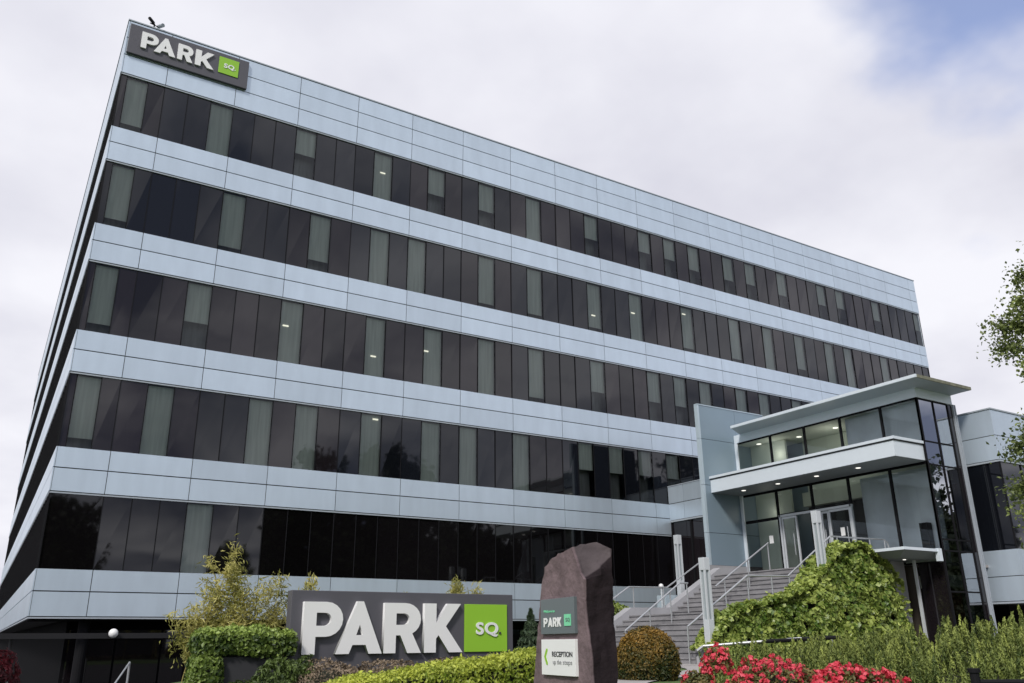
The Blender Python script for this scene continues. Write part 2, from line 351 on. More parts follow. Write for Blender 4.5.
# floor slabs and inner wall (the rooms behind the panes)
for z0, z1 in [(BB+.02, WIN[0][0]-.02)]+[(WIN[i][1]+.02, WIN[i+1][0]-.02) for i in range(4)]+[(WIN[4][1]+.02, TOP-.35)]:
    mb.box((.07, .07, z0), (XR-.07, LEN-.1, z1), xf=sk)
mb.build('floor_slab', M['innerdark'], B)
mb = MB(); mb.box((1.6, INS, BB+.1), (XR-1.2, LEN-.5, TOP-.5), xf=sk); mb.build('core_wall', M['blind2'], B)
mb = MB(); mb.box((.05, .05, TOP-.33), (XR-.05, LEN-.05, TOP-.12), xf=sk); mb.build('roof', M['roof'], B)
def rowz(z0, z1, rows, r):
    zz_ = z0+.055; H = z1-zz_
    cut = [0, .525, 1] if rows == 2 else [0, .345, .67, 1]
    return zz_+H*cut[r], zz_+H*cut[r+1]
def band(z0, z1, rows, front_only_to=XR):
    G = .011; g = random.Random(int(z0*100)); bounds = [0]+joints+[XR]
    mb = MB(); mb.box((.03, .0, z0+.02), (front_only_to-.03, .065, z1-.02), 1)
    for r in range(rows):
        a, b = rowz(z0, z1, rows, r); a += .006; b -= .006
        for i in range(len(bounds)-1):
            if bounds[i] >= front_only_to-.1: continue
            mb.box((bounds[i]+G, -.035, a+G), (bounds[i+1]-G, .0, b-G), 0, g.random())
    mb.box((0, -.02, z0), (XR, .05, z0+.045), 2)
    mb.build('spandrel', [M['panel'], M['joint'], M['ledge']], B)
    mb = MB(); mb.box((.0, .03, z0+.02), (.065, LEN-.03, z1-.02), 1, xf=sk)
    nb = 21; 
    for r in range(rows):
        a, b = rowz(z0, z1, rows, r); a += .006; b -= .006
        for i in range(nb):
            y0 = -.035 if i == 0 else LEN*i/nb+G; y1 = LEN*(i+1)/nb-G
            mb.box((-.035, y0, a+G), (.0, y1, b-G), 0, g.random(), xf=sk)
    mb.box((-.02, .051, z0), (.05, LEN, z0+.045), 2, xf=sk)
    mb.build('spandrel', [M['panel'], M['joint'], M['ledge']], B)
band(BB, WIN[0][0], 2)
for i in range(4): band(WIN[i][1], WIN[i+1][0], 2)
band(WIN[4][1], TOP-.06, 3)
mb = MB(); mb.box((-.06, -.06, TOP-.05), (XR+.03, .12, TOP)); mb.box((-.06, .121, TOP-.05), (.12, LEN, TOP), xf=sk); mb.box((XR-.1, .121, TOP-.05), (XR+.03, LEN, TOP))
mb.build('coping', M['ledge'], B)
mb = MB(); mb.box((XR-.06, .066, 0), (XR-.005, LEN, TOP-.06)); mb.box((.9, LEN-.05, 0), (XR-.07, LEN, TOP-.1)); mb.build('end_wall', M['panel'], B)
LIGHT = {4: [-1,2,6,10,13,16,19,23,27,29,31,34,36,39,43,45,49,54], 3: [-1,3,7,10,12,16,19,23,26,30,34,37,40,43,45,49],
         2: [-1,2,6,10,13,16,19,23,27,29,31,34,36,39,43,47], 1: [-1,1,5,7,10,13,15,18,22,24,26,28,33,38,42], 0: [3]}
LW = PW/3
GLOW = {2: {6: (.3, .6), 10: (.5, .35), 13: (.2, .6)}, 1: {10: (.75, .93)}, 4: {10: (.55, .6)}, 3: {23: (.5, .35), 26: (.4, .6), 30: (.4, .85)}}
for s, (z0, z1) in enumerate(WIN):
    for k in range(20):
        x0 = 0 if k == 0 else joints[k-1]; x1 = joints[k] if k < 19 else XR
        if s == 0 and x0 > 27.9: continue
        g = random.Random(s*100+k); mb = MB(); bl = MB(); gl = MB()
        if k == 0: cells = [(0, .22, 0), (.22, .95, 1), (.95, x1, 0)]
        elif k == 19: cells = [(x0, x1, 1 if s == 4 else 0)]
        else: cells = [(x0+LW*i, x0+LW*(i+1), 1 if (3*(k-1)+i) in LIGHT[s] else 0) for i in range(3)]
        if s == 0 and k == 0: cells = [(0, x1, 0)]
        fr = MB()
        for ci, (a, b, l) in enumerate(cells):
            idx = -1 if k == 0 else 3*(k-1)+ci
            tilt = g.uniform(-.006, .006)
            y = .03
            mb.face([(a+.004, y+tilt, z0), (b-.004, y-tilt, z0), (b-.004, y-tilt+g.uniform(-.012, .012), z1), (a+.004, y+tilt, z1)], 1 if l else 0, g.random())
            if l:
                hb = g.choice({4: [.55, .6, .5, 1], 3: [1, 1, 1, .9, .8], 2: [1, 1, .9, .6], 1: [1] if k < 8 else [.5, .52, .48], 0: [1]}[s])
                if k == 0: hb = .86
                bl.box((a-.02, .16, z1-(z1-z0)*hb), (b+.02, .175, z1-.02), 0)
                if hb < 1: bl.box((a-.1, .55, z0-.01), (b+.1, .565, z1-.03), 1)
                if idx in GLOW.get(s, {}):
                    u, v = GLOW[s][idx]; cxx = a+(b-a)*u; cz = z0+(z1-z0)*v
                    gl.box((cxx-.11, .14, cz-.025), (cxx+.11, .157, cz+.025))
            fr.box((a-.012, .005, z0), (a+.012, .04, z1))
        if k == 19 or k == 0: fr.box((x1-.012 if k else -.02, -.001 if k else -.02, z0), (x1+.0 if k else .02, .041 if k else .03, z1))
        W = mb.build('window', [(M['dark2'] if nz3((k*.5, s*1.7, 0), 1.0, 5) > .02 else M['dark']) if s else M['darkest'], M['lite']], B)
        o = fr.build('frame', M['frame']); o.parent = W
        if bl.f: o = bl.build('blind', [M['blind'], M['blind2']]); o.parent = W
        if gl.f: o = gl.build('ceiling_light', M['lobe']); o.parent = W
    # the ribbon of glass down the long left side
    mb = MB(); g = random.Random(s); n = 60
    for i in range(n):
        a = LEN*i/n; b = LEN*(i+1)/n
        mb.face([sk((.03, b-.004, z0)), sk((.03, a+.004, z0)), sk((.03, a+.004, z1)), sk((.03, b-.004, z1))], 0, g.random())
    W = mb.build('side_window', [M['dark']], B)
    mb = MB()
    for i in range(1, n): a = LEN*i/n; mb.box((-.01, a-.02, z0), (.028, a+.02, z1), xf=sk)
    o = mb.build('frame', M['frame']); o.parent = W
# ground floor, set back and dark under the first band
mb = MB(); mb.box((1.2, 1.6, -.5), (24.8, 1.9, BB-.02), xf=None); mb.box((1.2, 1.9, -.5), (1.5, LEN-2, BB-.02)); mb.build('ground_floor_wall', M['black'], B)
mb = MB()
for i in range(17): mb.face([(1.3+i*1.4, 1.57, 0), (2.64+i*1.4, 1.57, 0), (2.64+i*1.4, 1.57, BB-.3), (1.3+i*1.4, 1.57, BB-.3)], 0, rng.random())
mb.build('ground_floor_window', M['dark'], B)
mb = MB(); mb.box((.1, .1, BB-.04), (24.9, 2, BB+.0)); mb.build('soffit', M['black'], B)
for x in (1.6, 9.2, 16.8):
    mb = MB(); mb.tube((x, .7, -.1), (x, .7, BB-.05), .17, 16); mb.build('column', M['frame'], B, smooth=False)
for x, y in ((7, .0),): pass

# covered walk in front of the undercroft
t = thing('covered_walkway', 'low dark flat roofed walkway running under the first panel band at far left', 'walkway', (-1, -1.2, 0))
mb = MB(); mb.box((-4.2, -1.5, 1.86), (8.2, -.55, 1.98)); mb.build('roof', M['frame'], t)
mb = MB(); mb.box((-4.25, -1.53, 1.85), (8.25, -1.50, 2.0)); mb.build('fascia', mat('dark_grey_fascia', (.018, .018, .02), .7, spec=.2), t)
M['walkpost'] = mat('dark_grey_post', (.07, .07, .075), .5)
for x in (-3.6, -.4, 5.4):
    mb = MB(); mb.tube((x, -1.0, -.1), (x, -1.0, 1.86), .04, 10); mb.build('post', M['walkpost'], t)
t = thing('globe_lamp', 'small white globe lamp on the dark walkway roof at left', 'lamp', (2.12, -1.75, 1.98))
import bmesh
def sphere(name, m, parent, c, r, sc=(1, 1, 1), seg=20):
    bm = bmesh.new(); bmesh.ops.create_uvsphere(bm, u_segments=seg, v_segments=seg//2+2, radius=r)
    for v in bm.verts: v.co = Vector((v.co.x*sc[0], v.co.y*sc[1], v.co.z*sc[2]))+Vector(c)
    for f in bm.faces: f.smooth = True
    me = bpy.data.meshes.new(name); bm.to_mesh(me); bm.free(); me.materials.append(m)
    o = bpy.data.objects.new(name, me); C.objects.link(o)
    if parent: o.parent = parent; o.matrix_parent_inverse = Matrix.Translation(-Vector(parent.location)) if parent.type == 'EMPTY' else Matrix()
    return o
sphere('globe', M['white'], t, (2.12, -1.68, 1.99), .13)
mb = MB(); mb.box((2.08, -1.62, 1.9), (2.16, -1.53, 1.96)); mb.build('bracket', M['frame'], t)

# ------------------------------------------------------------------ rooftop sign and camera
def park_sign(t, origin, ux, wdt, hgt, thick, lx, ly, lh, widths, gaps, sq, ldepth, sqd, txt_h, dotcol):
    Fm = frameM(origin, ux, (0, 0, 1))
    mb = MB(); mb.box((0, 0, -thick), (wdt, hgt, 0)); 
    mb.v = [tuple(Fm @ Vector(p)) for p in mb.v]; pn = mb.build('panel', M['signgrey'], t, bevel=.01)
    for ch, (x, wd) in zip('PARK', widths):
        F2 = Fm @ Matrix.Translation((x, ly, 0)) @ Matrix.Diagonal((wd/(GL[ch][1]*lh), 1, 1, 1))
        glyph(ch, M['white'], t, F2, 0, 0, lh, ldepth)
    mb = MB(); mb.box((sq[0], sq[1], .001), (sq[0]+sq[2], sq[1]+sq[3], sqd)); mb.v = [tuple(Fm @ Vector(p)) for p in mb.v]
    q = mb.build('green_square', M['green'], t, bevel=.004)
    F3 = Fm @ Matrix.Translation((0, 0, sqd+.001))
    text('SQ', M['white'], t, F3, sq[0]+sq[2]*.25, sq[1]+sq[3]*.37, txt_h, .02, .010*txt_h/.25, 'small_lettering', fit=sq[2]*.52, sp=1.12)
    cu = MB(); cu.box((sq[0]+sq[2]*.80, sq[1]+sq[3]*.37, sqd+.001), (sq[0]+sq[2]*.80+txt_h*.18, sq[1]+sq[3]*.37+txt_h*.18, sqd+.02)); cu.v = [tuple(Fm @ Vector(p)) for p in cu.v]
    cu.build('full_stop', dotcol, t)
t = thing('rooftop_sign', 'charcoal sign with white PARK letters at the roof corner of the office block', 'sign', (2.2, -.1, 22.42), )
park_sign(t, Vector((.03, -.17, 22.38)), (1, 0, 0), 4.42, 1.27, .12, 0, .33, .70, [(.43, .60), (.90, .77), (1.73, .57), (2.38, .71)], 0, (3.27, .35, .76, .74), .07, .03, .19, M['white'])
t = thing('cctv_camera', 'small double security camera on the roof edge above the rooftop sign', 'camera', (.84, .2, 23.9))
mb = MB(); mb.tube((.84, .06, 23.88), (.84, .06, 24.12), .025); mb.tube((.68, .06, 24.10), (1.05, .06, 24.02), .02); mb.build('bracket', M['frame'], t)
mb = MB(); mb.tube((.62, -.16, 24.14), (.80, .12, 24.2), .06, 10); mb.build('camera_body', M['frame'], t)
mb = MB(); mb.tube((1.12, -.16, 24.02), (1.0, .12, 24.1), .075, 10); mb.build('camera_body', M['ledge'], t)

# ------------------------------------------------------------------ entrance pavilion
XE = 25.3; YB = -4.4; YC = -12.95; XP = 27.35
E_ = thing('entrance_pavilion', 'projecting glass entrance block with flared flat roof and white canopy', 'building', (26, -8, 0))
# low link between main block and blade wall
mb = MB(); mb.box((XE+.04, -.0, 6.75), (28, YB+.15, 8.36), 1)
for r, (a, b) in enumerate(((6.82, 7.56), (7.58, 8.36))):
    for y0, y1 in ((-.01, -1.0), (-1.02, -2.6), (-2.62, YB+.16)): mb.box((XE, y0, a+.01), (XE+.04, y1, b), 0, rng.random())
mb.box((XE-.01, -.0, 6.74), (XE+.06, YB+.16, 6.81), 2); mb.box((XE-.02, 0, 8.361), (28, YB+.16, 8.40), 2)
mb.build('link_panels', [M['panel'], M['joint'], M['ledge']], E_)
mb = MB()
for i, (y0, y1) in enumerate(((-.1, -1.28), (-1.34, -2.75), (-2.81, YB+.17))): mb.face([(XE+.08, y0, 3.0), (XE+.08, y1, 3.0), (XE+.08, y1, 6.74), (XE+.08, y0, 6.74)], 0, .3+.3*i)
lw_ = mb.build('link_window', M['dark'], E_)
mb = MB()
for y in (-.05, -1.31, -2.78): mb.box((XE+.02, y-.05, 3), (XE+.1, y+.05, 6.74))
o = mb.build('frame', M['frame']); o.parent = lw_
mb = MB(); mb.box((XE+.12, -.05, 3), (28, YB+.16, 6.73)); mb.build('link_body', M['innerdark'], E_)
# blade wall
mb = MB(); mb.box((23.33, YB+.03, 4.5), (27.2, YB+.15, 11.0), 1)
zb = [4.45, 5.72, 7.65, 9.58, 11.03]
for i in range(4):
    for x0, x1 in ((23.36, 25.42), (25.435, 27.2)): mb.box((x0, YB, zb[i]+.012), (x1, YB+.03, zb[i+1]-.006), 0, rng.random())
mb.build('blade_wall', [M['blade'], M['joint']], E_)
mb = MB()
for i in range(4): mb.box((23.24, YB-.01, zb[i]+.008), (23.345, YB+.17, zb[i+1]-.006))
mb.box((23.24, YB-.02, 11.031), (27.2, YB+.17, 11.07)); mb.build('blade_edge', M['bladeedge'], E_)
mb = MB(); mb.box((22.9, YB-.06, 3.4), (XE, YB+.2, 4.445)); mb.build('plinth', M['wallst'], E_)
# upper canopy
mb = MB(); mb.box((23.66, YC+.04, 7.34), (XE-.01, YB-.005, 7.90)); mb.build('canopy', M['fascia'], E_)
mb = MB(); mb.box((23.60, YC-.02, 7.905), (XE+.0, YB-.004, 8.0)); mb.build('canopy_flashing', M['fascia'], E_)
mb = MB(); mb.box((23.70, YC+.08, 7.31), (XE-.01, YB-.006, 7.335)); sf = mb.build('canopy_soffit', M['soffit'], E_)
mb = MB(); mb.box((23.64, YC+.02, 7.86), (XE-.01, YB-.006, 7.903)); mb.build('shadow_gap', M['joint'], E_)
for y in (-5.6, -7.37, -9.2, -11.0):
    mb = MB(); mb.tube((24.26, y, 7.295), (24.26, y, 7.309), .085, 16); mb.build('downlight', M['dl'], E_)
# roof: band, flared cornice, fascia
mb = MB(); mb.box((XE-.03, YC-.03, 9.56), (XP+.05, YB-.004, 9.90)); mb.build('roof_band', M['fascia'], E_)
mb = MB()
a = [(XE-.03, YB-.004, 9.90), (XE-.03, YC-.03, 9.90), (XP+.05, YC-.03, 9.90), (XP+.05, YB-.004, 9.90)]
b = [(24.38, YB-.35, 9.965), (24.38, -13.62, 9.965), (XP+.48, -13.62, 9.965), (XP+.48, YB-.35, 9.965)]
a[0] = (XE-.03, YB-.35, 9.90); a[3] = (XP+.05, YB-.35, 9.90); b[0] = (24.38, YB-.75, 9.965); b[3] = (XP+.2, YB-.75, 9.965); b[2] = (XP+.2, -13.62, 9.965)
for i in range(3): mb.face([a[i+1], a[i], b[i], b[i+1]])
mb.face([a[0], a[3], b[3], b[0]])
mb.build('cornice', M['soffit'] if False else mat('cornice_grey', (.27, .31, .335), .5), E_)
mb = MB(); mb.box((24.33, YB-.75, 9.966), (24.40, -13.67, 10.07)); mb.box((24.401, YB-.75, 9.97), (27.0, -13.0, 10.05)); mb.build('roof_edge', M['fascia'], E_)
mb = MB(); mb.box((24.401, -13.67, 9.966), (XP+.24, -13.58, 10.075)); mb.box((XP+.16, -13.579, 9.966), (XP+.24, YB-.3, 10.07)); mb.build('roof_flashing', M['mossy'], E_)
mb = MB(); mb.box((24.5, -13.57, 9.97), (XP+.15, YB-.76, 10.03)); mb.build('roof', M['roof'], E_)
# glass -X face, upper
ym = [-4.55, -6.33, -8.05, -9.73, -11.49, YC]
def pane(mb, y0, y1, z0, z1, mi=0): mb.face([(XE, y0-.03, z0), (XE, y1+.03, z0), (XE, y1+.03, z1), (XE, y0-.03, z1)], mi)
for i in range(5):
    mb = MB(); pane(mb, ym[i], ym[i+1], 8.0, 9.52); W = mb.build('clerestory_window', M['clear'], E_)
    mb = MB(); mb.box((XE-.03, ym[i+1]-.04, 8.0), (XE+.05, ym[i+1]+.04, 9.53)); mb.box((XE-.02, ym[i]-.045, 9.5), (XE+.05, ym[i+1]+.045, 9.555)); o = mb.build('frame', M['frame']); o.parent = W
mb = MB(); mb.box((XE-.04, YB-.14, 4.0), (XE+.02, YB-.005, 9.555)); mb.build('edge_post', M['fascia'], E_)
# lower glass with doors
low = [(0, 4.0, 6.17, 'clear'), (0, 6.22, 7.26, 'clear'), (1, 6.3, 7.26, 'clear'), (2, 6.3, 7.26, 'clear'), (3, 4.0, 7.26, 'clear'), (4, 4.0, 7.26, 'clear')]
for i, z0, z1, mm in low:
    mb = MB(); pane(mb, ym[i], ym[i+1], z0, z1); W = mb.build('lobby_window', M[mm], E_)
    mb = MB(); mb.box((XE-.03, ym[i+1]-.045, z0), (XE+.05, ym[i+1]+.045, z1+.04)); mb.box((XE-.02, ym[i]-.05, z1-.03), (XE+.05, ym[i+1]+.05, z1+.05))
    mb.box((XE-.02, ym[i]-.05, z0-.02), (XE+.05, ym[i+1]+.05, z0+.03)); o = mb.build('frame', M['frame']); o.parent = W
mb = MB(); mb.box((XE-.02, ym[0]-.05, 7.262), (XE+.04, YC, 7.33)); mb.build('head_frame', M['frame'], E_)
# doorway: white frame, one leaf open, fixed glass leaf at right
mb = MB()
for y in (-6.42, -9.72): mb.box((XE-.06, y-.035, 4.0), (XE+.06, y+.035, 6.28))
mb.box((XE-.06, -6.37, 6.20), (XE+.06, -9.77, 6.285)); mb.build('door_frame', M['steelw'], E_)
def door(name, y0, y1, dx=0):
    mb = MB(); mb.face([(XE+dx, y0, 4.05), (XE+dx, y1, 4.05), (XE+dx, y1, 6.15), (XE+dx, y0, 6.15)]); W = mb.build(name, M['clear'], E_)
    mb = MB()
    for y in (y0, y1): mb.box((XE-.03+dx, y-.03, 4.02), (XE+.03+dx, y+.03, 6.18))
    for z in (4.05, 6.15): mb.box((XE-.028+dx, y0, z-.04), (XE+.028+dx, y1, z+.04))
    o = mb.build('frame', M['steelw']); o.parent = W
    mb = MB(); mb.tube((XE-.1+dx, y1+.12, 4.7), (XE-.1+dx, y1+.12, 5.5), .018); o = mb.build('handle', M['steel']); o.parent = W
door('sliding_door', -6.52, -7.18); door('sliding_door', -8.35, -8.62, .08); door('side_door', -8.75, -9.64)
# interior
mb = MB(); mb.box((XE+.06, YB-.01, 3.9), (30, YC+.1, 3.98)); mb.build('lobby_floor', M['paving'], E_)
mb = MB(); mb.box((XE+.07, YB-.01, 9.50), (XP+.2, YC+.1, 9.55)); mb.build('lobby_ceiling', M['inner'], E_)
mb = MB(); mb.box((XE+.9, YB-.02, 4.0), (XE+1.0, -6.3, 9.49)); mb.box((XE+2.0, -6.3, 6.9), (XE+2.1, YC+.4, 9.49)); mb.box((XE+1.6, -6.3, 6.75), (XE+2.1, -9.8, 7.3)); mb.build('lobby_wall', M['inner'], E_)
mb = MB(); mb.box((XE+1.9, -6.31, 3.99), (XE+2.02, YC+.3, 6.74)); mb.build('lobby_back_wall', M['innerdark'], E_)  # dark colour paints the unlit lobby seen through the open doorway
for y, x in ((-5.1, 26.0), (-6.9, 26.4), (-8.7, 26.4)):
    mb = MB(); mb.tube((x, y, 9.48), (x, y, 9.499), .1, 16); mb.build('downlight', M['dl'], E_)
for k_, (lx_, ly_, lz_, pw_) in enumerate(((26.0, -6.0, 8.9, 12), (26.2, -8.6, 8.9, 12), (26.2, -5.4, 6.6, 9))):
    ld = bpy.data.lights.new('lobby_light', 'POINT'); ld.energy = pw_; ld.color = (1, .95, .86) if pw_ > 0 else (.9, .95, 1); ld.shadow_soft_size = .5
    lo = bpy.data.objects.new('lobby_light', ld); C.objects.link(lo); lo.location = (lx_, ly_, lz_)
mb = MB(); mb.box((XE-.012, -5.75, 5.25), (XE-.004, -5.95, 5.55)); mb.build('notice', M['white'], E_)
mb = MB(); mb.box((XE-.012, -9.15, 5.2), (XE-.004, -9.33, 5.5)); mb.build('notice', M['white'], E_)
mb = MB(); mb.box((XE+.35, -12.35, 4.0), (XE+.6, -12.05, 5.35)); mb.build('lobby_totem', M['frame'], E_)
mb = MB(); mb.box((XE+.3, -12.9, 4.0), (XE+.36, -10.0, 4.35)); mb.build('lobby_bench', M['inner'], E_)
M['screen'] = mat('blue_grey_screen', (.74, .79, .93), .8, var=.25, vscale=.7)
mb = MB(); mb.box((XE+.30, -9.75, 7.98), (XE+.33, YC+.15, 9.49)); mb.box((XE+.65, -9.78, 3.99), (XE+.68, YC+.15, 7.25)); mb.build('roller_screen', M['screen'], E_)  # sheets added behind the glass, coloured as the sky mirrored in the panes
# front (-Y) glass column
xm = [XE, 26.22, 27.08]; zr = [1.35, 3.05, 4.35, 4.72, 7.22, 8.02, 9.52]
for i in range(2):
    for j in range(len(zr)-1):
        mb = MB(); mb.face([(xm[i]+.02, YC, zr[j]), (xm[i+1]-.02, YC, zr[j]), (xm[i+1]-.02, YC, zr[j+1]), (xm[i]+.02, YC, zr[j+1])])
        W = mb.build('corner_window', M['mirror'] if j != 4 else M['mirror'], E_)
        mb = MB(); mb.box((xm[i+1]-.025, YC-.03, zr[j]), (xm[i+1]+.025, YC+.04, zr[j+1])); mb.box((xm[i], YC-.02, zr[j+1]-.025), (xm[i+1], YC+.03, zr[j+1]+.025)); o = mb.build('frame', M['frame']); o.parent = W
mb = MB(); mb.face([(27.1, YC, 1.2), (27.36, YC, 1.2), (27.36, YC, 9.52), (27.1, YC, 9.52)]); mb.build('narrow_window', M['dark'], E_)
mb = MB(); mb.box((XE-.03, YC-.035, 1.2), (XE+.03, YC+.03, 9.55)); mb.build('corner_post', M['frame'], E_)
mb = MB(); mb.box((XP+.03, YC-.06, 1.2), (XP+.09, YC+.1, 9.56)); mb.box((XP+.091, YC-.03, 1.2), (XP+.14, YC+.1, 9.56), 1); mb.box((XP+.141, YC-.06, 1.2), (XP+.19, YC+.1, 9.56)); mb.build('corner_column', [M['ledge'], M['frame']], E_)
mb = MB(); mb.box((XP+.02, YC+.1, 1.0), (XP+.2, -3, 9.56)); mb.build('side_wall', M['blade'], E_)
mb = MB(); mb.box((XE+.05, YC+.2, 3.2), (XP-.02, YC+2.0, 3.6)); mb.box((26.9, YC+.4, 1), (27.2, YC+.6, 3.2)); mb.build('inner_floor_edge', M['inner'], E_)
mb = MB(); mb.box((25.9, YC+.55, 1), (26.85, YC+.6, 3.1)); mb.build('inner_brick_wall', M['brick'], E_)  # panel added inside in place of brick mirrored in the corner glass
# lower storey beneath the landing
mb = MB(); mb.box((XE+.1, YB-.3, .9), (XP, YC+.8, 3.88)); mb.build('lower_wall', M['innerdark'], E_)
mb = MB(); mb.box((XE-.03, -10.4, 1.0), (XE+.02, -11.95, 3.95)); mb.build('lower_door', mat('brown_door', (.055, .045, .035), .35), E_)
mb = MB(); mb.face([(XE, -12.0, 1.2), (XE, YC+.02, 1.2), (XE, YC+.02, 3.98), (XE, -12.0, 3.98)]); mb.build('lower_window', M['dark'], E_)
mb = MB(); mb.box((24.88, -12.16, 1.0), (24.96, -12.08, 4.18)); mb.build('canopy_post', M['steelw'], E_)
mb = MB()
P = [(23.05, -13.1), (24.95, -13.1), (24.95, -12.96), (XE-.04, -12.9), (XE-.04, -10.9), (23.05, -10.9)]
mb.face([(x, y, 4.36) for x, y in P]); mb.face([(x, y, 4.34-.0) for x, y in P][::-1])
for i in range(len(P)): p, q = P[i], P[(i+1) % len(P)]; mb.face([(*p, 4.27), (*q, 4.27), (*q, 4.36), (*p, 4.36)])
mb.build('lower_canopy', M['fascia'], E_)
mb = MB(); Q = [(23.10, -13.05), (24.9, -13.05), (XE-.05, -12.9), (XE-.05, -10.9), (23.1, -10.9)]; T = [(23.5, -12.6), (24.8, -12.6), (XE-.05, -12.6), (XE-.05, -10.9), (23.5, -10.9)]
for i in range(5): j = (i+1) % 5; mb.face([(*T[i], 4.08), (*T[j], 4.08), (*Q[j], 4.265), (*Q[i], 4.265)])
mb.face([(x, y, 4.08) for x, y in T][::-1]); mb.build('lower_canopy_soffit', M['soffit'], E_)
mb = MB(); mb.box((24.80, -13.13, 3.98), (24.98, -13.0, 4.38)); mb.build('canopy_end', M['fascia'], E_)
for x, y in ((23.9, -11.5), (24.3, -12.2)):
    mb = MB(); mb.tube((x, y, 4.062), (x, y, 4.079), .05, 12); mb.build('downlight', M['dl'], E_)
mb = MB(); mb.box((24.6, -13.4, .9), (28.5, -13.0, 1.22)); mb.build('kerb', M['paving'], E_)

# ------------------------------------------------------------------ right wing
XW = 28.0; YW = -13.95
W_ = thing('side_wing', 'two storey panelled wing at the right edge behind the leafy tree', 'building', (35, -7, 0))
M['wingp'] = M['panel']
def wband(z0, z1, rows):
    mb = MB(); mb.box((XW+.04, YW+.04, z0+.01), (62, 0, z1-.01), 1)
    for r in range(rows):
        a = z0+(z1-z0)*r/rows; b = z0+(z1-z0)*(r+1)/rows; a += .07 if r == 0 else 0
        for i in range(5): mb.box((XW, YW+i*2.6+(.0 if i == 0 else .012), a+.012), (XW+.04, YW+(i+1)*2.6-.012, b-.012), 0, rng.random())
        for i in range(13): mb.box((XW+.041+i*2.6, YW, a+.012), (XW+(i+1)*2.6-.012, YW+.04, b-.012), 0, rng.random())
    mb.box((XW-.01, YW-.01, z0), (XW+.05, -.1, z0+.06), 2); mb.box((XW+.051, YW-.01, z0), (62, YW+.05, z0+.06), 2)
    mb.build('spandrel', [M['wingp'], M['joint'], M['ledge']], W_)
wband(2.70, 4.45, 2); wband(7.40, 9.26, 2)
mb = MB(); mb.box((XW-.03, YW-.03, 9.261), (62, 0, 9.31)); mb.build('coping', M['ledge'], W_)
for i in range(5):
    y0 = YW+i*2.6
    mb = MB(); mb.face([(XW+.05, y0+2.55, 4.45), (XW+.05, y0+.04, 4.45), (XW+.05, y0+.04, 7.4), (XW+.05, y0+2.55, 7.4)], 0, rng.random()); W = mb.build('window', M['dark2'], W_)
    mb = MB(); mb.box((XW+.02, y0+2.54, 4.45), (XW+.07, y0+2.62, 7.4)); o = mb.build('frame', M['frame']); o.parent = W
for i in range(12):
    x0 = XW+.06+i*2.6; mb = MB()
    mb.face([(x0, YW+.05, 4.45), (x0+1.26, YW+.05, 4.45), (x0+1.26, YW+.05, 7.4), (x0, YW+.05, 7.4)], 0, rng.random())
    mb.face([(x0+1.3, YW+.05, 4.45), (x0+2.55, YW+.05, 4.45), (x0+2.55, YW+.05, 7.4), (x0+1.3, YW+.05, 7.4)], 0, rng.random()); W = mb.build('window', M['dark2'], W_)
    mb = MB(); mb.box((x0-.04, YW+.02, 4.45), (x0, YW+.07, 7.4)); mb.box((x0+1.26, YW+.02, 4.45), (x0+1.3, YW+.07, 7.4)); o = mb.build('frame', M['frame']); o.parent = W
mb = MB(); mb.box((XW+.1, YW+.1, 4.4), (61.8, 0, 7.45)); mb.build('body', M['innerdark'], W_)
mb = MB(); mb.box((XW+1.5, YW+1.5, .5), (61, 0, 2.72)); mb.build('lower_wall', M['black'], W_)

# ------------------------------------------------------------------ stairs
ST = thing('entrance_stairs', 'wide grey granite staircase in two flights climbing to the glass doors', 'stairs', (20, -8, 1))
Y0, Y1 = -5.6, -11.2
def flight(x0, x1, z0, z1, n):
    mb = MB(); dx = (x1-x0)/n; dz = (z1-z0)/n
    for i in range(n):
        for k in range(4):
            a = Y0+(Y1-Y0)*k/4; b = Y0+(Y1-Y0)*(k+1)/4
            mb.box((x0+i*dx+.03, a-.003, z0-.4), (x1+.1 if i == n-1 else x0+(i+1)*dx+.06, b+.003, z0+(i+1)*dz-.045), 0, rng.random())
        mb.box((x0+i*dx, Y0, z0+(i+1)*dz-.043), (x0+(i+1)*dx+.05, Y1, z0+(i+1)*dz), 1 if True else 0, rng.random())
    return mb.build('flight', [M['step'], M['step']], ST)
flight(15.64, 18.3, 1.03, 2.47, 9); flight(20.0, 22.5, 2.47, 3.96, 9)
mb = MB(); mb.box((18.36, Y0, 2.0), (19.99, Y1, 2.468)); mb.build('landing', M['step'], ST)
mb = MB(); mb.box((22.56, Y0+1.1, 3.0), (XE-.07, -11.2, 3.958)); mb.build('landing', M['step'], ST)
def prof(y0, y1, pts, zb, name, m, parent):
    mb = MB(); top = pts; lo = [(x, zb) for x, z in pts]
    for i in range(len(pts)-1):
        (xa, za), (xb, zb_) = pts[i], pts[i+1]
        mb.face([(xa, y0, zb), (xb, y0, zb), (xb, y0, zb_), (xa, y0, za)]); mb.face([(xb, y1, zb), (xa, y1, zb), (xa, y1, za), (xb, y1, zb_)])
        mb.face([(xa, y0, za), (xb, y0, zb_), (xb, y1, zb_), (xa, y1, za)])
    mb.face([(pts[0][0], y0, zb), (pts[0][0], y0, pts[0][1]), (pts[0][0], y1, pts[0][1]), (pts[0][0], y1, zb)])
    mb.face([(pts[-1][0], y1, zb), (pts[-1][0], y1, pts[-1][1]), (pts[-1][0], y0, pts[-1][1]), (pts[-1][0], y0, zb)])
    return mb.build(name, m, parent)
CH = [(15.2, 1.1), (15.6, 1.32), (18.15, 2.74), (19.9, 2.76), (22.6, 4.24), (23.3, 4.25)]
prof(-5.59, -5.2, CH, .6, 'side_wall', M['wallst'], ST)
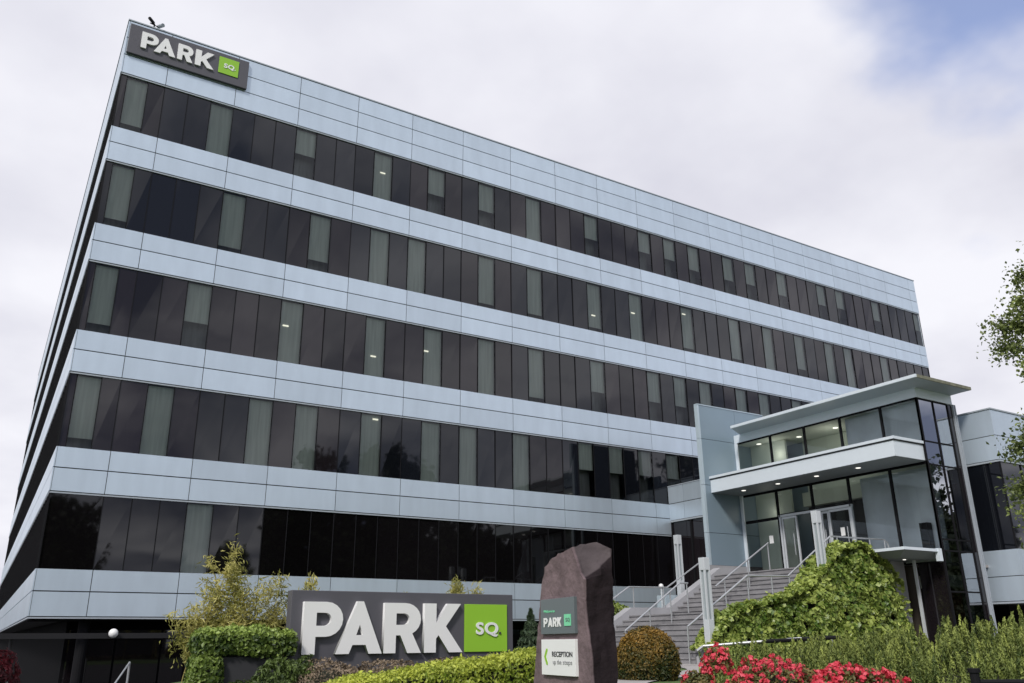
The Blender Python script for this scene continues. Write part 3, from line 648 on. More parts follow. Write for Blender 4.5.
prof(-5.62, -5.17, [(x, z+.035) for x, z in CH], .9, 'x', M['wallst'], ST) if False else None
prof(-11.55, -11.21, [(15.7, 1.2), (16.2, 1.6), (18.3, 2.75), (19.9, 2.78), (22.4, 4.2), (25.2, 4.2)], .6, 'side_wall', M['wallst'], ST)
def handrail(label, y, pts, posts, base):
    t = thing('handrail', label, 'handrail', (pts[0][0], y, pts[0][1]-1), 'steel handrails on the entrance stairs')
    mb = MB(); mb.path([(x, y, z) for x, z in pts], .028, 8); mb.build('rail', M['steel'], t)
    def zat(x):
        for (xa, za), (xb, zb) in zip(pts, pts[1:]):
            if xa <= x <= xb: return za+(zb-za)*(x-xa)/(xb-xa)
        return pts[-1][1]
    for x in posts:
        mb = MB(); mb.tube((x, y, base(x)), (x, y, zat(x)), .022, 8); mb.build('post', M['steel'], t)
def stepz(x):
    if x < 18.3: return 1.0+max(0, (x-15.64))*.54
    if x < 20: return 2.46
    if x < 22.5: return 2.46+(x-20)*.59
    return 3.95
RP = [(15.6, 2.0), (18.15, 3.46), (19.95, 3.50), (22.2, 4.83)]
handrail('steel handrail on the far side wall of the stairs, stepping beside the green shrub', -5.42, [(15.4, 1.86)]+[(18.2, 3.44), (19.98, 3.46), (22.1, 4.62)], [15.5, 18.4, 19.8, 21.9], lambda x: stepz(x)+.15)
handrail('steel handrail down the middle of the lower flight, behind the bronze ball bush', -8.1, [(15.75, 1.93), (18.15, 3.42), (18.5, 3.42)], [15.77, 16.8, 17.7, 18.45], stepz)
handrail('steel handrail down the middle of the upper flight, in front of the blue grey wall', -8.1, [(19.75, 3.35), (22.55, 4.92)], [20.2, 21.4, 22.5], stepz)
handrail('steel handrail on the near side of the stairs above the ivy', -11.05, RP, [15.6, 18.15, 19.2, 20.0, 22.15], stepz)
t = thing('landing_railing', 'dark steel railing around the top landing above the ivy, in front of the glass', 'railing', (23.8, -11.1, 3.96))
mb = MB(); mb.path([(22.2, -11.08, 4.83), (25.0, -11.08, 4.86), (25.15, -11.08, 4.75), (25.2, -11.08, 4.6)], .028, 8); mb.path([(22.2, -11.08, 4.45), (25.0, -11.08, 4.45)], .014, 6); mb.build('rail', M['steel'], t)
for x in (22.5, 23.3, 24.2, 25.0):
    mb = MB(); mb.tube((x, -11.08, 4.0), (x, -11.08, 4.84), .022, 8); mb.build('post', M['steel'], t)

def light_column(x, y, z, h, label):
    t = thing('light_column', label, 'light', (x, y, z), 'pale light columns along the stairs'); a = .105
    mb = MB(); mb.box((x-a, y-a, z), (x+a, y+a, z+h*.42)); mb.build('base', M['steelw'], t, bevel=.008)
    mb = MB()
    for sx in (-1, 1):
        for sy in (-1, 1): mb.box((x+sx*a, y+sy*a, z+h*.42), (x+sx*(a-.05), y+sy*(a-.05), z+h*.88))
    mb.build('frame', M['steelw'], t)
    mb = MB(); mb.box((x-a+.045, y-a+.045, z+h*.42), (x+a-.045, y+a-.045, z+h*.88)); mb.build('light_panel', mat('frosted_panel', (.30, .34, .36), .3), t)
    mb = MB(); mb.box((x-a-.004, y-a-.004, z+h*.88), (x+a+.004, y+a+.004, z+h)); mb.build('cap', M['steelw'], t, bevel=.008)
light_column(15.75, -11.75, .98, 2.85, 'pale square light column at the foot of the stairs beside the ivy, lowest of three')
light_column(21.15, -4.9, 2.55, 2.9, 'pale light column standing left of the blue grey wall')
light_column(20.75, -11.75, 2.3, 3.17, 'pale light column rising from the top of the ivy before the door')
t = thing('bulkhead_lamp', 'small white round lamp beside the handrail below the left light column', 'lamp', (20.35, -4.7, 3.2))
mb = MB(); mb.tube((20.35, -4.7, 2.3), (20.35, -4.7, 3.5), .03, 8); mb.build('post', M['steelw'], t); sphere('globe', M['white'], t, (20.35, -4.7, 3.56), .09)
t = thing('planter_box', 'pale planter box at the foot of the left light column', 'planter', (20.9, -4.75, 2.3)); 
mb = MB(); mb.box((20.55, -4.7, 2.0), (21.9, -4.2, 3.25)); mb.build('box', M['bladeedge'], t); mb = MB(); mb.box((20.6, -4.65, 3.2), (21.85, -4.25, 3.22)); mb.build('soil', M['core'], t)

# ------------------------------------------------------------------ large ground sign
t = thing('ground_sign', 'long charcoal sign with big white PARK letters and lime square on the lawn', 'sign', (5.15, -15, 1.0))
park_sign(t, Vector((2.96, -15.0, 1.22)), (1, -.0, 0), 4.42, 1.30, .22, 0, .26, .85, [(.20, .71), (.79, .86), (1.68, .73), (2.47, .79)], 0, (3.34, .26, .93, .85), .09, .03, .205, M['darktxt'])
mb = MB()
for x in (3.6, 6.8): mb.box((x, -14.95, .7), (x+.15, -14.8, 1.25))
mb.build('support', M['frame'], t)

# ------------------------------------------------------------------ standing stone with two plates
NC = Vector((3.53, -22.56)); dF = Vector((math.sin(R_(8.8)), math.cos(R_(8.8)))); dS = Vector((dF.y, -dF.x))   # face dir (away), side dir (right)
t = thing('standing_stone', 'rough purple brown standing stone with a scooped top corner, near the camera', 'stone', (3.75, -22.1, .9))
bm = bmesh.new()
NU, NV, NZ = 12, 7, 30; Z0 = .55
def itp(t, tab):
    if t <= tab[0][0]: return tab[0][1]
    for (a, p), (b, q) in zip(tab, tab[1:]):
        if t <= b: return p+(q-p)*(t-a)/(b-a)
    return tab[-1][1]
FAR = [(.5, 1.36), (1.22, 1.30), (1.67, 1.20), (2.05, 1.10), (2.30, 1.04), (2.335, .97), (2.6, .93)]
NEAR = [(.5, -.08), (1.27, -.06), (1.6, -.03), (1.85, .03), (2.05, .05), (2.25, .03), (2.6, .03)]
def stone_pt(u, v, w):   # u along the lettered face, v through the stone, w height, all 0..1
    zt = itp(u, [(0, 2.585), (.45, 2.55), (.75, 2.51), (.97, 2.45), (1, 2.43)])+.05*math.sin(v*2.2)*(1-u)+.018*noise.noise(Vector((u*7, v*5, 2)))-.065*ss(.76, 1, v)
    z = Z0+(zt-Z0)*w; n_, f_ = itp(z, NEAR), itp(z, FAR); th = itp(z, [(.5, .22), (1.26, .26), (1.66, .31), (2.04, .345), (2.6, .36)])
    s_ = n_+(f_-n_)*u
    zc = 2.26+.24*(v**1.4)
    if z > zc: s_ += (.045+(z-zc)*.62)*(1-u)*ss(1.0, .8, v)
    p = NC+dF*s_+dS*(v*th)
    q = noise.fractal(Vector((u*2.1, v*2.3+4, z*1.9)), .7, 2.1, 5)*.02*(1 if v > 0 else .35)
    p = p+dS*q*(1 if v > .5 else -.4)-dF*q*(1-u)
    return Vector((p.x, p.y, z))
side_faces = []
vm = {}
def gv(u, v, w):
    k = (u, v, w)
    if k not in vm: vm[k] = bm.verts.new(stone_pt(u/NU, v/NV, w/NZ))
    return vm[k]
for w_ in range(NZ):
    for u in range(NU):
        bm.faces.new([gv(u, 0, w_), gv(u, 0, w_+1), gv(u+1, 0, w_+1), gv(u+1, 0, w_)]); bm.faces.new([gv(u, NV, w_), gv(u+1, NV, w_), gv(u+1, NV, w_+1), gv(u, NV, w_+1)])
    for v in range(NV):
        bm.faces.new([gv(0, v, w_), gv(0, v+1, w_), gv(0, v+1, w_+1), gv(0, v, w_+1)]); bm.faces.new([gv(NU, v, w_), gv(NU, v, w_+1), gv(NU, v+1, w_+1), gv(NU, v+1, w_)])
for u in range(NU):
    for v in range(NV): bm.faces.new([gv(u, v, NZ), gv(u, v+1, NZ), gv(u+1, v+1, NZ), gv(u+1, v, NZ)])
bmesh.ops.subdivide_edges(bm, edges=bm.edges[:], cuts=1, use_grid_fill=True)
for v in bm.verts:
    n_ = noise.fractal(v.co*9, .8, 2.2, 4)*.007+noise.fractal(Vector((v.co.x*3, v.co.y*3, v.co.z*14)), .8, 2, 3)*.004
    d = Vector((v.co.x-NC.x-.35, v.co.y-NC.y-.6, 0)).normalized(); v.co += d*n_; v.co.z += n_
bmesh.ops.recalc_face_normals(bm, faces=bm.faces[:])
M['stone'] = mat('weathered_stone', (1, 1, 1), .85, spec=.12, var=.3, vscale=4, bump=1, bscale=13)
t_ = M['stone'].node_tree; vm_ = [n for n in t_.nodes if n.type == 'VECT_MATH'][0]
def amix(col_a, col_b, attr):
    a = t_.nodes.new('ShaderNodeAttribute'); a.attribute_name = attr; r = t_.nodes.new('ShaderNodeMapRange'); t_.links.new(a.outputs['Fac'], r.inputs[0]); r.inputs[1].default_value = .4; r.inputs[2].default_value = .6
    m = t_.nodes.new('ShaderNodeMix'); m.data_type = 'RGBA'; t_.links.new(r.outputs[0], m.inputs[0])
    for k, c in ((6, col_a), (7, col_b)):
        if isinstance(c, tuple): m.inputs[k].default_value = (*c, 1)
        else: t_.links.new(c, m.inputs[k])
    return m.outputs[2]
t_.links.new(amix(amix((.018, .013, .015), (.085, .070, .074), 'chipped'), (.165, .122, .130), 'sawn'), vm_.inputs[0])  # side shade and the brighter lit face and scoop are put into the colour
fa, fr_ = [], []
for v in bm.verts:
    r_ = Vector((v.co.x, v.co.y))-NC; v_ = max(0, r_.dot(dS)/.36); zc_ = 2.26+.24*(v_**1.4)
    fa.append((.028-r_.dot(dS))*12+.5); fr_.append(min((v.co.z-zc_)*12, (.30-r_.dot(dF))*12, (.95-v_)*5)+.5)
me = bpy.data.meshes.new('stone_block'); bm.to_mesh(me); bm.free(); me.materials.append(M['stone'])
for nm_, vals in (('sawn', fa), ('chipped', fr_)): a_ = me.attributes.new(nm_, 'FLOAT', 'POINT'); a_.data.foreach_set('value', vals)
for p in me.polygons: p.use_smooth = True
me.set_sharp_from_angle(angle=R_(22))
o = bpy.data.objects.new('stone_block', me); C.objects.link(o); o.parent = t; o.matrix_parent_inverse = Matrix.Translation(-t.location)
FN = -dS     # outward from the lettered face
def plate(name, label, cat, s0, s1, z0, z1, m):
    t = thing(name, label, cat, (*(NC+dF*(s0+s1)/2), z0))
    F = frameM(Vector((*(NC+dF*s1+FN*.035), z0)), (-dF.x, -dF.y, 0), (0, 0, 1)); wd = s1-s0; h = z1-z0
    mb = MB(); mb.box((0, 0, -.06), (wd, h, 0)); mb.v = [tuple(F @ Vector(p)) for p in mb.v]; mb.build('plate', m, t, bevel=.002)
    return t, F, wd, h
t, F, wd, h = plate('name_plate', 'grey green plate reading PARK fixed on the upper stone face', 'sign', .20, 1.01, 1.725, 2.085, M['teal'])
x = wd*.10
for ch in 'PARK':
    F2 = F @ Matrix.Translation((x, h*.20, 0)) @ Matrix.Diagonal((wd*.59/(3.25*h*.26+.036)*.93, 1, 1, 1)); glyph(ch, M['white'], t, F2, 0, 0, h*.26, .006); x += (GL[ch][1]*h*.26)*(wd*.59/(3.25*h*.26+.036))*.93+.012
q = wd*.725
mb = MB(); mb.box((q, h*.21, 0), (q+wd*.18, h*.53, .008)); mb.v = [tuple(F @ Vector(p)) for p in mb.v]; mb.build('green_square', M['mint'], t)
for c_, o_ in (('S', 0), ('Q', .052)): text(c_, M['teal'], t, F @ Matrix.Translation((0, 0, .009)), q+.035+o_, h*.33, h*.10, .003, fit=.042, name='letter')
text('Welcome to', M['mint'], t, F, wd*.10, h*.61, h*.075, .004, .0005, fit=wd*.34)
t, F, wd, h = plate('direction_plate', 'white plate reading RECEPTION with a green arrow, lower on the stone', 'sign', .21, 1.01, 1.315, 1.67, M['white'])
glyph('<', M['green'], t, F, wd*.09, h*.28, h*.46, .004, 'arrow')
text('RECEPTION', M['darktxt'], t, F, wd*.33, h*.52, h*.14, .004, .001, fit=wd*.59)
for w_s, a_, b_ in (('up', 0, .16), ('the', .23, .46), ('steps', .53, 1)): text(w_s, M['greytxt'], t, F, wd*(.35+.56*a_), h*.31, h*.13, .004, fit=wd*.56*(b_-a_))

# ------------------------------------------------------------------ plants
def surf_box(n, a, b, g, faces=('x0', 'x1', 'y0', 'y1', 'z1'), rnd=.12, lump=.08, ls=2.5, zf=None):
    """points on the outside of a rounded, slightly lumpy box"""
    a = np.array(a); b = np.array(b); c = (a+b)/2; hs = (b-a)/2; P = []; Q = []
    ar = {'x0': hs[1]*hs[2], 'x1': hs[1]*hs[2], 'y0': hs[0]*hs[2], 'y1': hs[0]*hs[2], 'z1': hs[0]*hs[1]}; tot = sum(ar[f] for f in faces)
    for f in faces:
        k = int(n*ar[f]/tot); q = g.random((k, 3))*2-1; ax = 'xyz'.index(f[0]); q[:, ax] = 1 if f[1] == '1' else -1
        P.append(q)
    q = np.concatenate(P); p = q*hs; e = hs-rnd; inner = np.clip(p, -e, e); d = p-inner; L = np.linalg.norm(d, axis=1)[:, None]+1e-9
    nn = d/L; p = c+inner+nn*rnd
    out = []
    for i in range(len(p)):
        s = nz3(p[i], ls)*lump-abs(g.normal())*.03; out.append(p[i]+nn[i]*s)
    p = np.array(out)
    if zf is not None: p[:, 2] += np.array([zf(x, y) for x, y, _ in p])
    return p, nn
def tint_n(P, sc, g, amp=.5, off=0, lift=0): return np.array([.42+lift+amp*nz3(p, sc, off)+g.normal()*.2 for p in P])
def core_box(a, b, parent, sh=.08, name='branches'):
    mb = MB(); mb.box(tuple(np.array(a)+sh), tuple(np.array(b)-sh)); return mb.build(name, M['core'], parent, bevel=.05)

# ivy over the near stair wall
g = np.random.default_rng(3)
IV = [(15.55, 1.5), (15.95, 1.95), (16.5, 2.30), (17.4, 2.62), (18.5, 2.78), (19.4, 3.0), (20.2, 3.5), (20.9, 3.98), (21.7, 4.40), (22.5, 4.50), (23.2, 4.24), (23.8, 3.9), (24.25, 3.4), (24.5, 2.4), (24.52, 1.0)]
def ivz(x):
    for (a, za), (b, zb) in zip(IV, IV[1:]):
        if a <= x <= b and b > a: return za+(zb-za)*(x-a)/(b-a)
    return 1.0
P = []; Q = []; T = []
n = 0
while n < 23000:
    x = g.uniform(15.5, 24.5); zt = ivz(x)
    if g.random() < .72: # front
        z = g.uniform(.95, zt); th = .42+.25*nz3((x, 0, z), .9)+.18*nz3((x, 3, z), 2.1)+.10*nz3((x, 5, z), 5)
        if nz3((x, 9, z), 3.3) < -.42: continue
        lean = .5*ss(0, 1.4, zt-z)*ss(24.6, 22.5, x)
        y = -11.5-th-lean*.5+ .25*ss(.35, 0, zt-z)-abs(g.normal())*.04+.05; nn = (0, -1, .35+.5*ss(.5, 0, zt-z))
    else:
        y = g.uniform(-12.05, -11.15); z = zt+.16*nz3((x, y, 2), 1.6)+.13*nz3((x, y, 7), 4)+(.12*g.random() if g.random() < .06 else 0)-abs(g.normal())*.04; nn = (0, -.35, 1)
    P.append((x, y, z)); Q.append(nn); n += 1
T = np.clip(np.array([.52+.45*nz3(p, .8, 3)+.5*nz3(p, 3, 9)+.16*(q[2] > .7)+g.normal()*.27 for p, q in zip(P, Q)]), 0, 1)
iv = thing('ivy', 'large mass of bright green ivy spilling over the near side of the stairs', 'ivy', (20.5, -11.9, 1))
leaves('foliage', P, Q, .145, M['ivy'], iv, .85, .85, T, 3, .12)
for (a, za), (b, zb) in zip(IV[1:-2], IV[2:-1]):
    pass
mb = MB()
for i in range(1, len(IV)-2):
    (a, za), (b, zb) = IV[i], IV[i+1]
    mb.face([(a, -11.75, .8), (b, -11.75, .8), (b, -11.75, zb-.22), (a, -11.75, za-.22)]); mb.face([(a, -11.75, za-.22), (b, -11.75, zb-.22), (b, -11.3, zb-.2), (a, -11.3, za-.2)])
mb.build('stems', M['core'], iv)

# low hedge-like shrubs ---------------------------------------------------------
# golden clipped hedge in front of the sign: runs roughly along (2.2,-18.6)->(5.6,-20.0)
def oriented(P, Q, o, ang):
    ca, sa = math.cos(ang), math.sin(ang); Rm = np.array([[ca, -sa, 0], [sa, ca, 0], [0, 0, 1]])
    return P@Rm.T+np.array(o), Q@Rm.T
g = np.random.default_rng(5)
P, Q = surf_box(26000, (0, -.6, 0), (3.6, .6, .62), g, rnd=.16, lump=.06, zf=lambda x, y: .13*x)
P = P+Q*g.normal(size=(len(P), 1))*.022
P, Q = oriented(P, Q, (2.3, -18.5, .55), -.474)
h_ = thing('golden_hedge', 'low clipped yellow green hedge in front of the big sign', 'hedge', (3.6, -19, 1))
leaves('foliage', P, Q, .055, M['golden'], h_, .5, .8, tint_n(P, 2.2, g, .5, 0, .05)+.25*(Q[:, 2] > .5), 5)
mb = MB(); mb.box((.08, -.5, .0), (3.5, .5, .5)); mb.v = [(x, y, z+.13*x) for x, y, z in mb.v]; Pc, _ = oriented(np.array(mb.v), np.array(mb.v), (2.3, -18.5, .55), -.474); mb.v = [tuple(p) for p in Pc]; mb.build('branches', M['core'], h_)

# heather strip at the sign's base
def mound(nm, label, cat, c, r, n, m, size, seed, lump=.25, tlift=0, asp=.5, zmin=-.1, name='foliage', tilt=.8, ls=1.6, core=.82, up=0, zt=.15):
    g = np.random.default_rng(seed); d = g.normal(size=(n, 3)); d /= np.linalg.norm(d, axis=1)[:, None]; d = d[d[:, 2] > zmin]
    r = np.array(r); P = []
    for q in d: P.append(np.array(c)+q*r*(1+lump*nz3(q, ls, seed)+.4*lump*nz3(q, ls*3, seed)+g.normal()*.035-.02))
    P = np.array(P); Q = d/r; Q /= np.linalg.norm(Q, axis=1)[:, None]
    t = thing(nm, label, cat, (c[0], c[1], c[2]))
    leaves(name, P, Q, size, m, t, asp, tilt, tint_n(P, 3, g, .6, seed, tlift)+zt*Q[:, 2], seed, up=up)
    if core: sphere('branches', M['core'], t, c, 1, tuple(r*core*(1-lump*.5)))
    return t
for i, (x, y, rx, lab) in enumerate(((3.35, -16.0, .6, 'reddish brown heather mound at the left foot of the big sign'), (4.3, -16.1, .7, 'reddish brown heather mound under the big letter A'), (5.5, -16.0, .8, 'reddish brown heather mound under the big letter R'), (6.7, -15.6, .8, 'reddish brown heather mound under the lime green square'))):
    o = mound('heather', lab, 'heather', (x, y, 1.0), (rx, .55, .36), 5000, M['heath'], .05, 20+i, .3); o['group'] = 'heather mounds at the foot of the big sign'
# bronze ball bush
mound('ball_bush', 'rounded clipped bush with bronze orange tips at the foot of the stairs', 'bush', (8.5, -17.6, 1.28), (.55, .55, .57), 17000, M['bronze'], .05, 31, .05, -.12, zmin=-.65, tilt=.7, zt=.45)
# box hedge at left with dark retaining wall
g = np.random.default_rng(8)
P, Q = surf_box(15000, (1.55, -15.3, 1.46), (3.0, -14.2, 1.84), g, rnd=.12, lump=.11)
P = P+Q*g.normal(size=(len(P), 1))*.03
k = P[:, 2] > 1.0
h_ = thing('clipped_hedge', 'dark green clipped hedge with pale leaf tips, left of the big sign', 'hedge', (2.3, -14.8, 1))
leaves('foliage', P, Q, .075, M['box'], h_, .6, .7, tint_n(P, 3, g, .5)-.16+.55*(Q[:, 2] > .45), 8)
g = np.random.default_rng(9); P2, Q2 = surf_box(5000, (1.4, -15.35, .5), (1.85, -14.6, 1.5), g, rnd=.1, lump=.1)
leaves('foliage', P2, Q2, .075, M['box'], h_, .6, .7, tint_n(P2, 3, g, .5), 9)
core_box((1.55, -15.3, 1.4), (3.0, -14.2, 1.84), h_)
mb = MB(); mb.box((1.72, -15.2, .3), (2.98, -14.3, 1.47)); tag(mb.build('planter_wall', mat('dark_planter_wall', (.03, .03, .035), .8), bevel=.01), 'dark retaining wall under the clipped hedge at lower left', 'wall')
for i, (x, y, z, r) in enumerate(((2.45, -16.0, .85, (.42, .4, .48)), (2.85, -15.75, .95, (.36, .36, .50)), (1.95, -16.1, .72, (.42, .4, .42)))):
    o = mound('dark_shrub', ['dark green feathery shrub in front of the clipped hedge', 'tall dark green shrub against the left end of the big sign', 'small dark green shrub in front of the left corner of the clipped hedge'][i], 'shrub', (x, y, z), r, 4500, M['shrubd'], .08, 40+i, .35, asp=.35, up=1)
# shrubs behind the stair side wall
for i, (x, y, z, lab) in enumerate(((16.6, -4.2, 2.35, 'bright green shrub behind the stair side wall beside the stone'), (17.9, -4.3, 2.5, 'bright green shrub behind the flat part of the stair side wall'))):
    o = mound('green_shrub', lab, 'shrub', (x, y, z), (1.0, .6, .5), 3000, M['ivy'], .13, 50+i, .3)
# small spruce by the sign
def conifer(c, h, r, n, lab, seed):
    g = np.random.default_rng(seed); P = []; Q = []
    for _ in range(n):
        w = g.random()**1.3; z = h*w; rr = r*(1-w)*(.55+.45*abs(math.sin(w*26)))*g.uniform(.5, 1.05); a = g.random()*6.283
        P.append((c[0]+rr*math.cos(a), c[1]+rr*math.sin(a), c[2]+z)); Q.append((math.cos(a), math.sin(a), .5))
    t = thing('small_conifer', lab, 'tree', c); leaves('crown', P, Q, .11, M['spruce'], t, .25, .6, None, seed, up=1.5)
    mb = MB(); mb.tube(c, (c[0], c[1], c[2]+h*.95), .05, 8, 0, .01); mb.build('trunk', M['bark'], t)
conifer((9.1, -13.0, .9), 1.42, .62, 6500, 'small dark conifer between the big sign and the standing stone', 60)

# bamboo -----------------------------------------------------------------------
def bamboo(label, c, culms, seed, lf=42, spread=.35, lean=.25, m='bamboo', size=.115, bare=.35, tl=0):
    g = np.random.default_rng(seed); t = thing('bamboo', label, 'bamboo', c, 'golden bamboo around the big sign'); mb = MB(); P = []; Q = []
    for h in culms:
        a = g.random()*6.283; b = Vector((c[0]+spread*.5*math.cos(a)*g.random(), c[1]+spread*.5*math.sin(a)*g.random(), c[2])); a2 = g.random()*6.283; ln = lean*g.uniform(.3, 1.2)*h
        pts = [b+Vector((math.cos(a2)*ln*(k/8)**2, math.sin(a2)*ln*(k/8)**2*.6, h*k/8*(1-.05*(k/8)**2))) for k in range(9)]
        mb.path([tuple(p) for p in pts], .012, 5, 0, .003)
        for k in range(int(lf*h)):
            w = bare+(1-bare)*g.random(); i = min(7, int(w*8)); p = pts[i].lerp(pts[i+1], w*8-i)
            br = Vector(g.normal(size=3)); br.z = abs(br.z)*.6+.15; br = br.normalized()*(.5*(1-w)+.10)*g.uniform(.2, 1)
            for _ in range(3):
                q = p+br+Vector(g.normal(size=3))*.05; P.append(tuple(q)); Q.append(tuple(g.normal(size=3)))
    mb.build('culms', mat('bamboo_cane', (.30, .25, .07), .5), t)
    T = tint_n(P, 1.5, g, .8, seed, .08+tl); leaves('foliage', P, Q, size, M[m], t, .16, .5, T, seed)
bamboo('tall golden bamboo clump rising behind the clipped hedge', (2.45, -13.7, .9), [2.6, 2.4, 2.2, 2.3, 2.0, 1.9, 2.2, 1.7, 1.6, 1.9, 1.5, 1.4, 1.7], 71, 38)
bamboo('wispy golden bamboo clump at the left end of the clipped hedge', (1.75, -13.7, .7), [2.4, 2.2, 2.0, 1.8, 1.6, 1.9, 1.5, 1.4, 1.3], 72, 34, .4, .3, tl=.1)
bamboo('shorter bamboo clump between the clipped hedge and the big sign', (3.05, -13.6, .9), [2.0, 1.8, 1.6, 1.7, 1.4, 1.3, 1.1], 73, 36, .3, .2)
bamboo('thin bamboo sprig showing above the letter P of the big sign', (3.55, -14.2, 1.0), [1.85, 1.65], 74, 26, .1, .04, bare=.7)
bamboo('bamboo tuft showing above the letter K of the big sign', (6.75, -14.0, 1.0), [1.9, 1.85, 1.75, 1.7, 1.6, 1.8], 75, 34, .55, .1, bare=.6)
bamboo('faint bamboo tips showing above the letter R of the big sign', (5.35, -14.2, 1.0), [1.62, 1.55], 76, 8, .2, .06, bare=.75)

# juniper bank on the right ------------------------------------------------------
def along(pts, s):
    i = min(len(pts)-2, int(s*(len(pts)-1))); f = s*(len(pts)-1)-i
    return [pts[i][k]+(pts[i+1][k]-pts[i][k])*f for k in range(3)]
LINE = [(5.6, -21.2, 1.42), (6.1, -21.75, 1.52), (6.6, -22.3, 1.58), (7.0, -22.95, 1.64), (7.35, -23.6, 1.70), (7.8, -24.4, 1.80), (8.2, -25.1, 1.86)]
def juniper(label, s0, s1, n, seed, off=(-.0, .0), hmul=1):
    g = np.random.default_rng(seed); P = []; Q = []; T = []; mb = MB(); c = along(LINE, (s0+s1)/2)
    t = thing('juniper', label, 'shrub', (c[0], c[1], .9), 'upright junipers along the right foreground')
    for _ in range(n):
        s = g.uniform(s0, s1); x, y, zt = along(LINE, s); wv = g.uniform(-1.1, .55)   # across the bank: + away
        x += wv*.75*.9; y += wv*.65*.9
        drop = .0 if wv > -.1 else (-.1-wv)*.42
        top = zt-drop+g.normal()*.06-(.07 if g.random() < .5 else 0); L = g.uniform(.22, .40); r = g.uniform(.024, .042)
        lx, ly = g.normal(0, .12, 2)*L; tt = np.clip(.45+.25*g.normal()+.5*nz3((x, y, 0), 2.2, 3), 0, 1)
        k = 84
        for j in range(k):
            w = (j+g.random())/k; a = g.random()*6.283; rr = r*(1-w**3)*(.8 if w > .1 else .5)
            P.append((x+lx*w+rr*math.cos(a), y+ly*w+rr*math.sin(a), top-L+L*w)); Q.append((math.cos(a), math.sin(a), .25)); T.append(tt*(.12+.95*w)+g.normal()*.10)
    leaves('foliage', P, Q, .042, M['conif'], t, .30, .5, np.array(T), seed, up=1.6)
    mb = MB()
    K_ = 8
    for i in range(K_):
        a = along(LINE, s0+(s1-s0)*i/K_); b = along(LINE, s0+(s1-s0)*(i+1)/K_); d = Vector((.66, .58, 0))
        A0 = Vector(a)-d*.95; A1 = Vector(a)+d*.45; B0_ = Vector(b)-d*.95; B1 = Vector(b)+d*.45
        mb.face([(A0.x, A0.y, A0.z-.66), (B0_.x, B0_.y, B0_.z-.66), (B1.x, B1.y, B1.z-.27), (A1.x, A1.y, A1.z-.27)])
        mb.face([(A0.x, A0.y, .6), (B0_.x, B0_.y, .6), (B0_.x, B0_.y, B0_.z-.66), (A0.x, A0.y, A0.z-.66)])
        mb.face([(B1.x, B1.y, .6), (A1.x, A1.y, .6), (A1.x, A1.y, A1.z-.27), (B1.x, B1.y, B1.z-.27)])
    mb.build('branches', M['core'], t)
juniper('upright green juniper filling the right corner behind the black post', .74, 1.0, 330, 81)
juniper('upright green juniper below the glass corner of the entrance', .48, .74, 330, 82)
juniper('upright green juniper behind the pink azalea', .24, .48, 300, 83)
juniper('upright green juniper at the left end of the bank by the path', .13, .24, 130, 84)

# azaleas ------------------------------------------------------------------------
def azalea(label, c, r, nl, nf, seed, thr=-.12):
    g = np.random.default_rng(seed); t = thing('azalea', label, 'azalea', c, 'pink flowering azaleas in the right foreground'); r = np.array(r)
    def shell(n):
        d = g.normal(size=(n, 3)); d /= np.linalg.norm(d, axis=1)[:, None]; d = d[d[:, 2] > -.15]
        return np.array([np.array(c)+q*r*(1+.28*nz3(q, 2.2, seed)-abs(g.normal())*.05) for q in d]), d/r/np.linalg.norm(d/r, axis=1)[:, None]
    P, Q = shell(nl); leaves('foliage', P, Q, .045, M['azleaf'], t, .5, .8, tint_n(P, 4, g), seed)
    Cc, Qc = shell(nf); PP = []; QQ = []; TT = []
    for p, q in zip(Cc, Qc):
        if nz3(p, 2.6, seed) < thr: continue
        p = p+q*.02; tt = g.random()
        for _ in range(9):
            d = g.normal(size=3); d /= np.linalg.norm(d); PP.append(p+d*.02); QQ.append(d+q*.4); TT.append(tt*.6+.4*g.random())
    leaves('blossom', PP, QQ, .034, M['petal'], t, .8, .35, np.array(TT), seed+1, kind='stuff')
    if r[0] > .3: sphere('branches', M['core'], t, c, 1, tuple(r*.7))
azalea('pink azalea bush at bottom centre right, largest and most thickly in flower', (5.25, -24.3, .98), (.60, .45, .42), 7000, 1500, 91, -.35)
azalea('pink azalea bush left of the largest one, with loose flower heads', (4.95, -23.65, 1.0), (.52, .45, .46), 7000, 800, 92, -.15)
azalea('small pink azalea at the foot of the pale light column', (4.62, -23.22, 1.38), (.15, .12, .2), 900, 110, 93)
azalea('sparse pink azalea at the left end of the flower bed', (4.42, -23.15, 1.06), (.16, .2, .31), 1800, 110, 94)

# short fence rail in front of the ivy and black post at bottom right
t = thing('garden_railing', 'low weathered grey railing in front of the ivy above the azaleas', 'railing', (6.2, -22.6, 1))
pA = Vector((6.05, -21.55, 1.575)); pB = Vector((6.95, -22.32, 1.655)); pC = Vector((7.3, -22.62, 1.665))
mb = MB(); mb.path([tuple(pA+Vector((-.05, .05, -.05))), tuple(pA), tuple(pB)], .018, 8); mb.build('rail', M['steel'], t)
mb = MB(); mb.path([tuple(pB+Vector((-.35, .3, -.03))), tuple(pC)], .024, 8); mb.build('top_rail', M['frame'], t)
for f in (.05, .5, .98, 1.3):
    p = pA.lerp(pB, f); mb = MB(); mb.tube((p.x, p.y, .8), (p.x, p.y, p.z), .015, 8); mb.build('post', M['steel'], t)
t = thing('black_barrier', 'black metal post and horizontal bar at the bottom right corner', 'barrier', (4.75, -26.0, .2))
mb = MB(); mb.tube((4.72, -25.79, .0), (4.72, -25.79, 1.40), .035, 12); mb.tube((4.72, -25.79, 1.40), (4.72, -25.79, 1.43), .045, 12); mb.build('post', M['frame'], t)
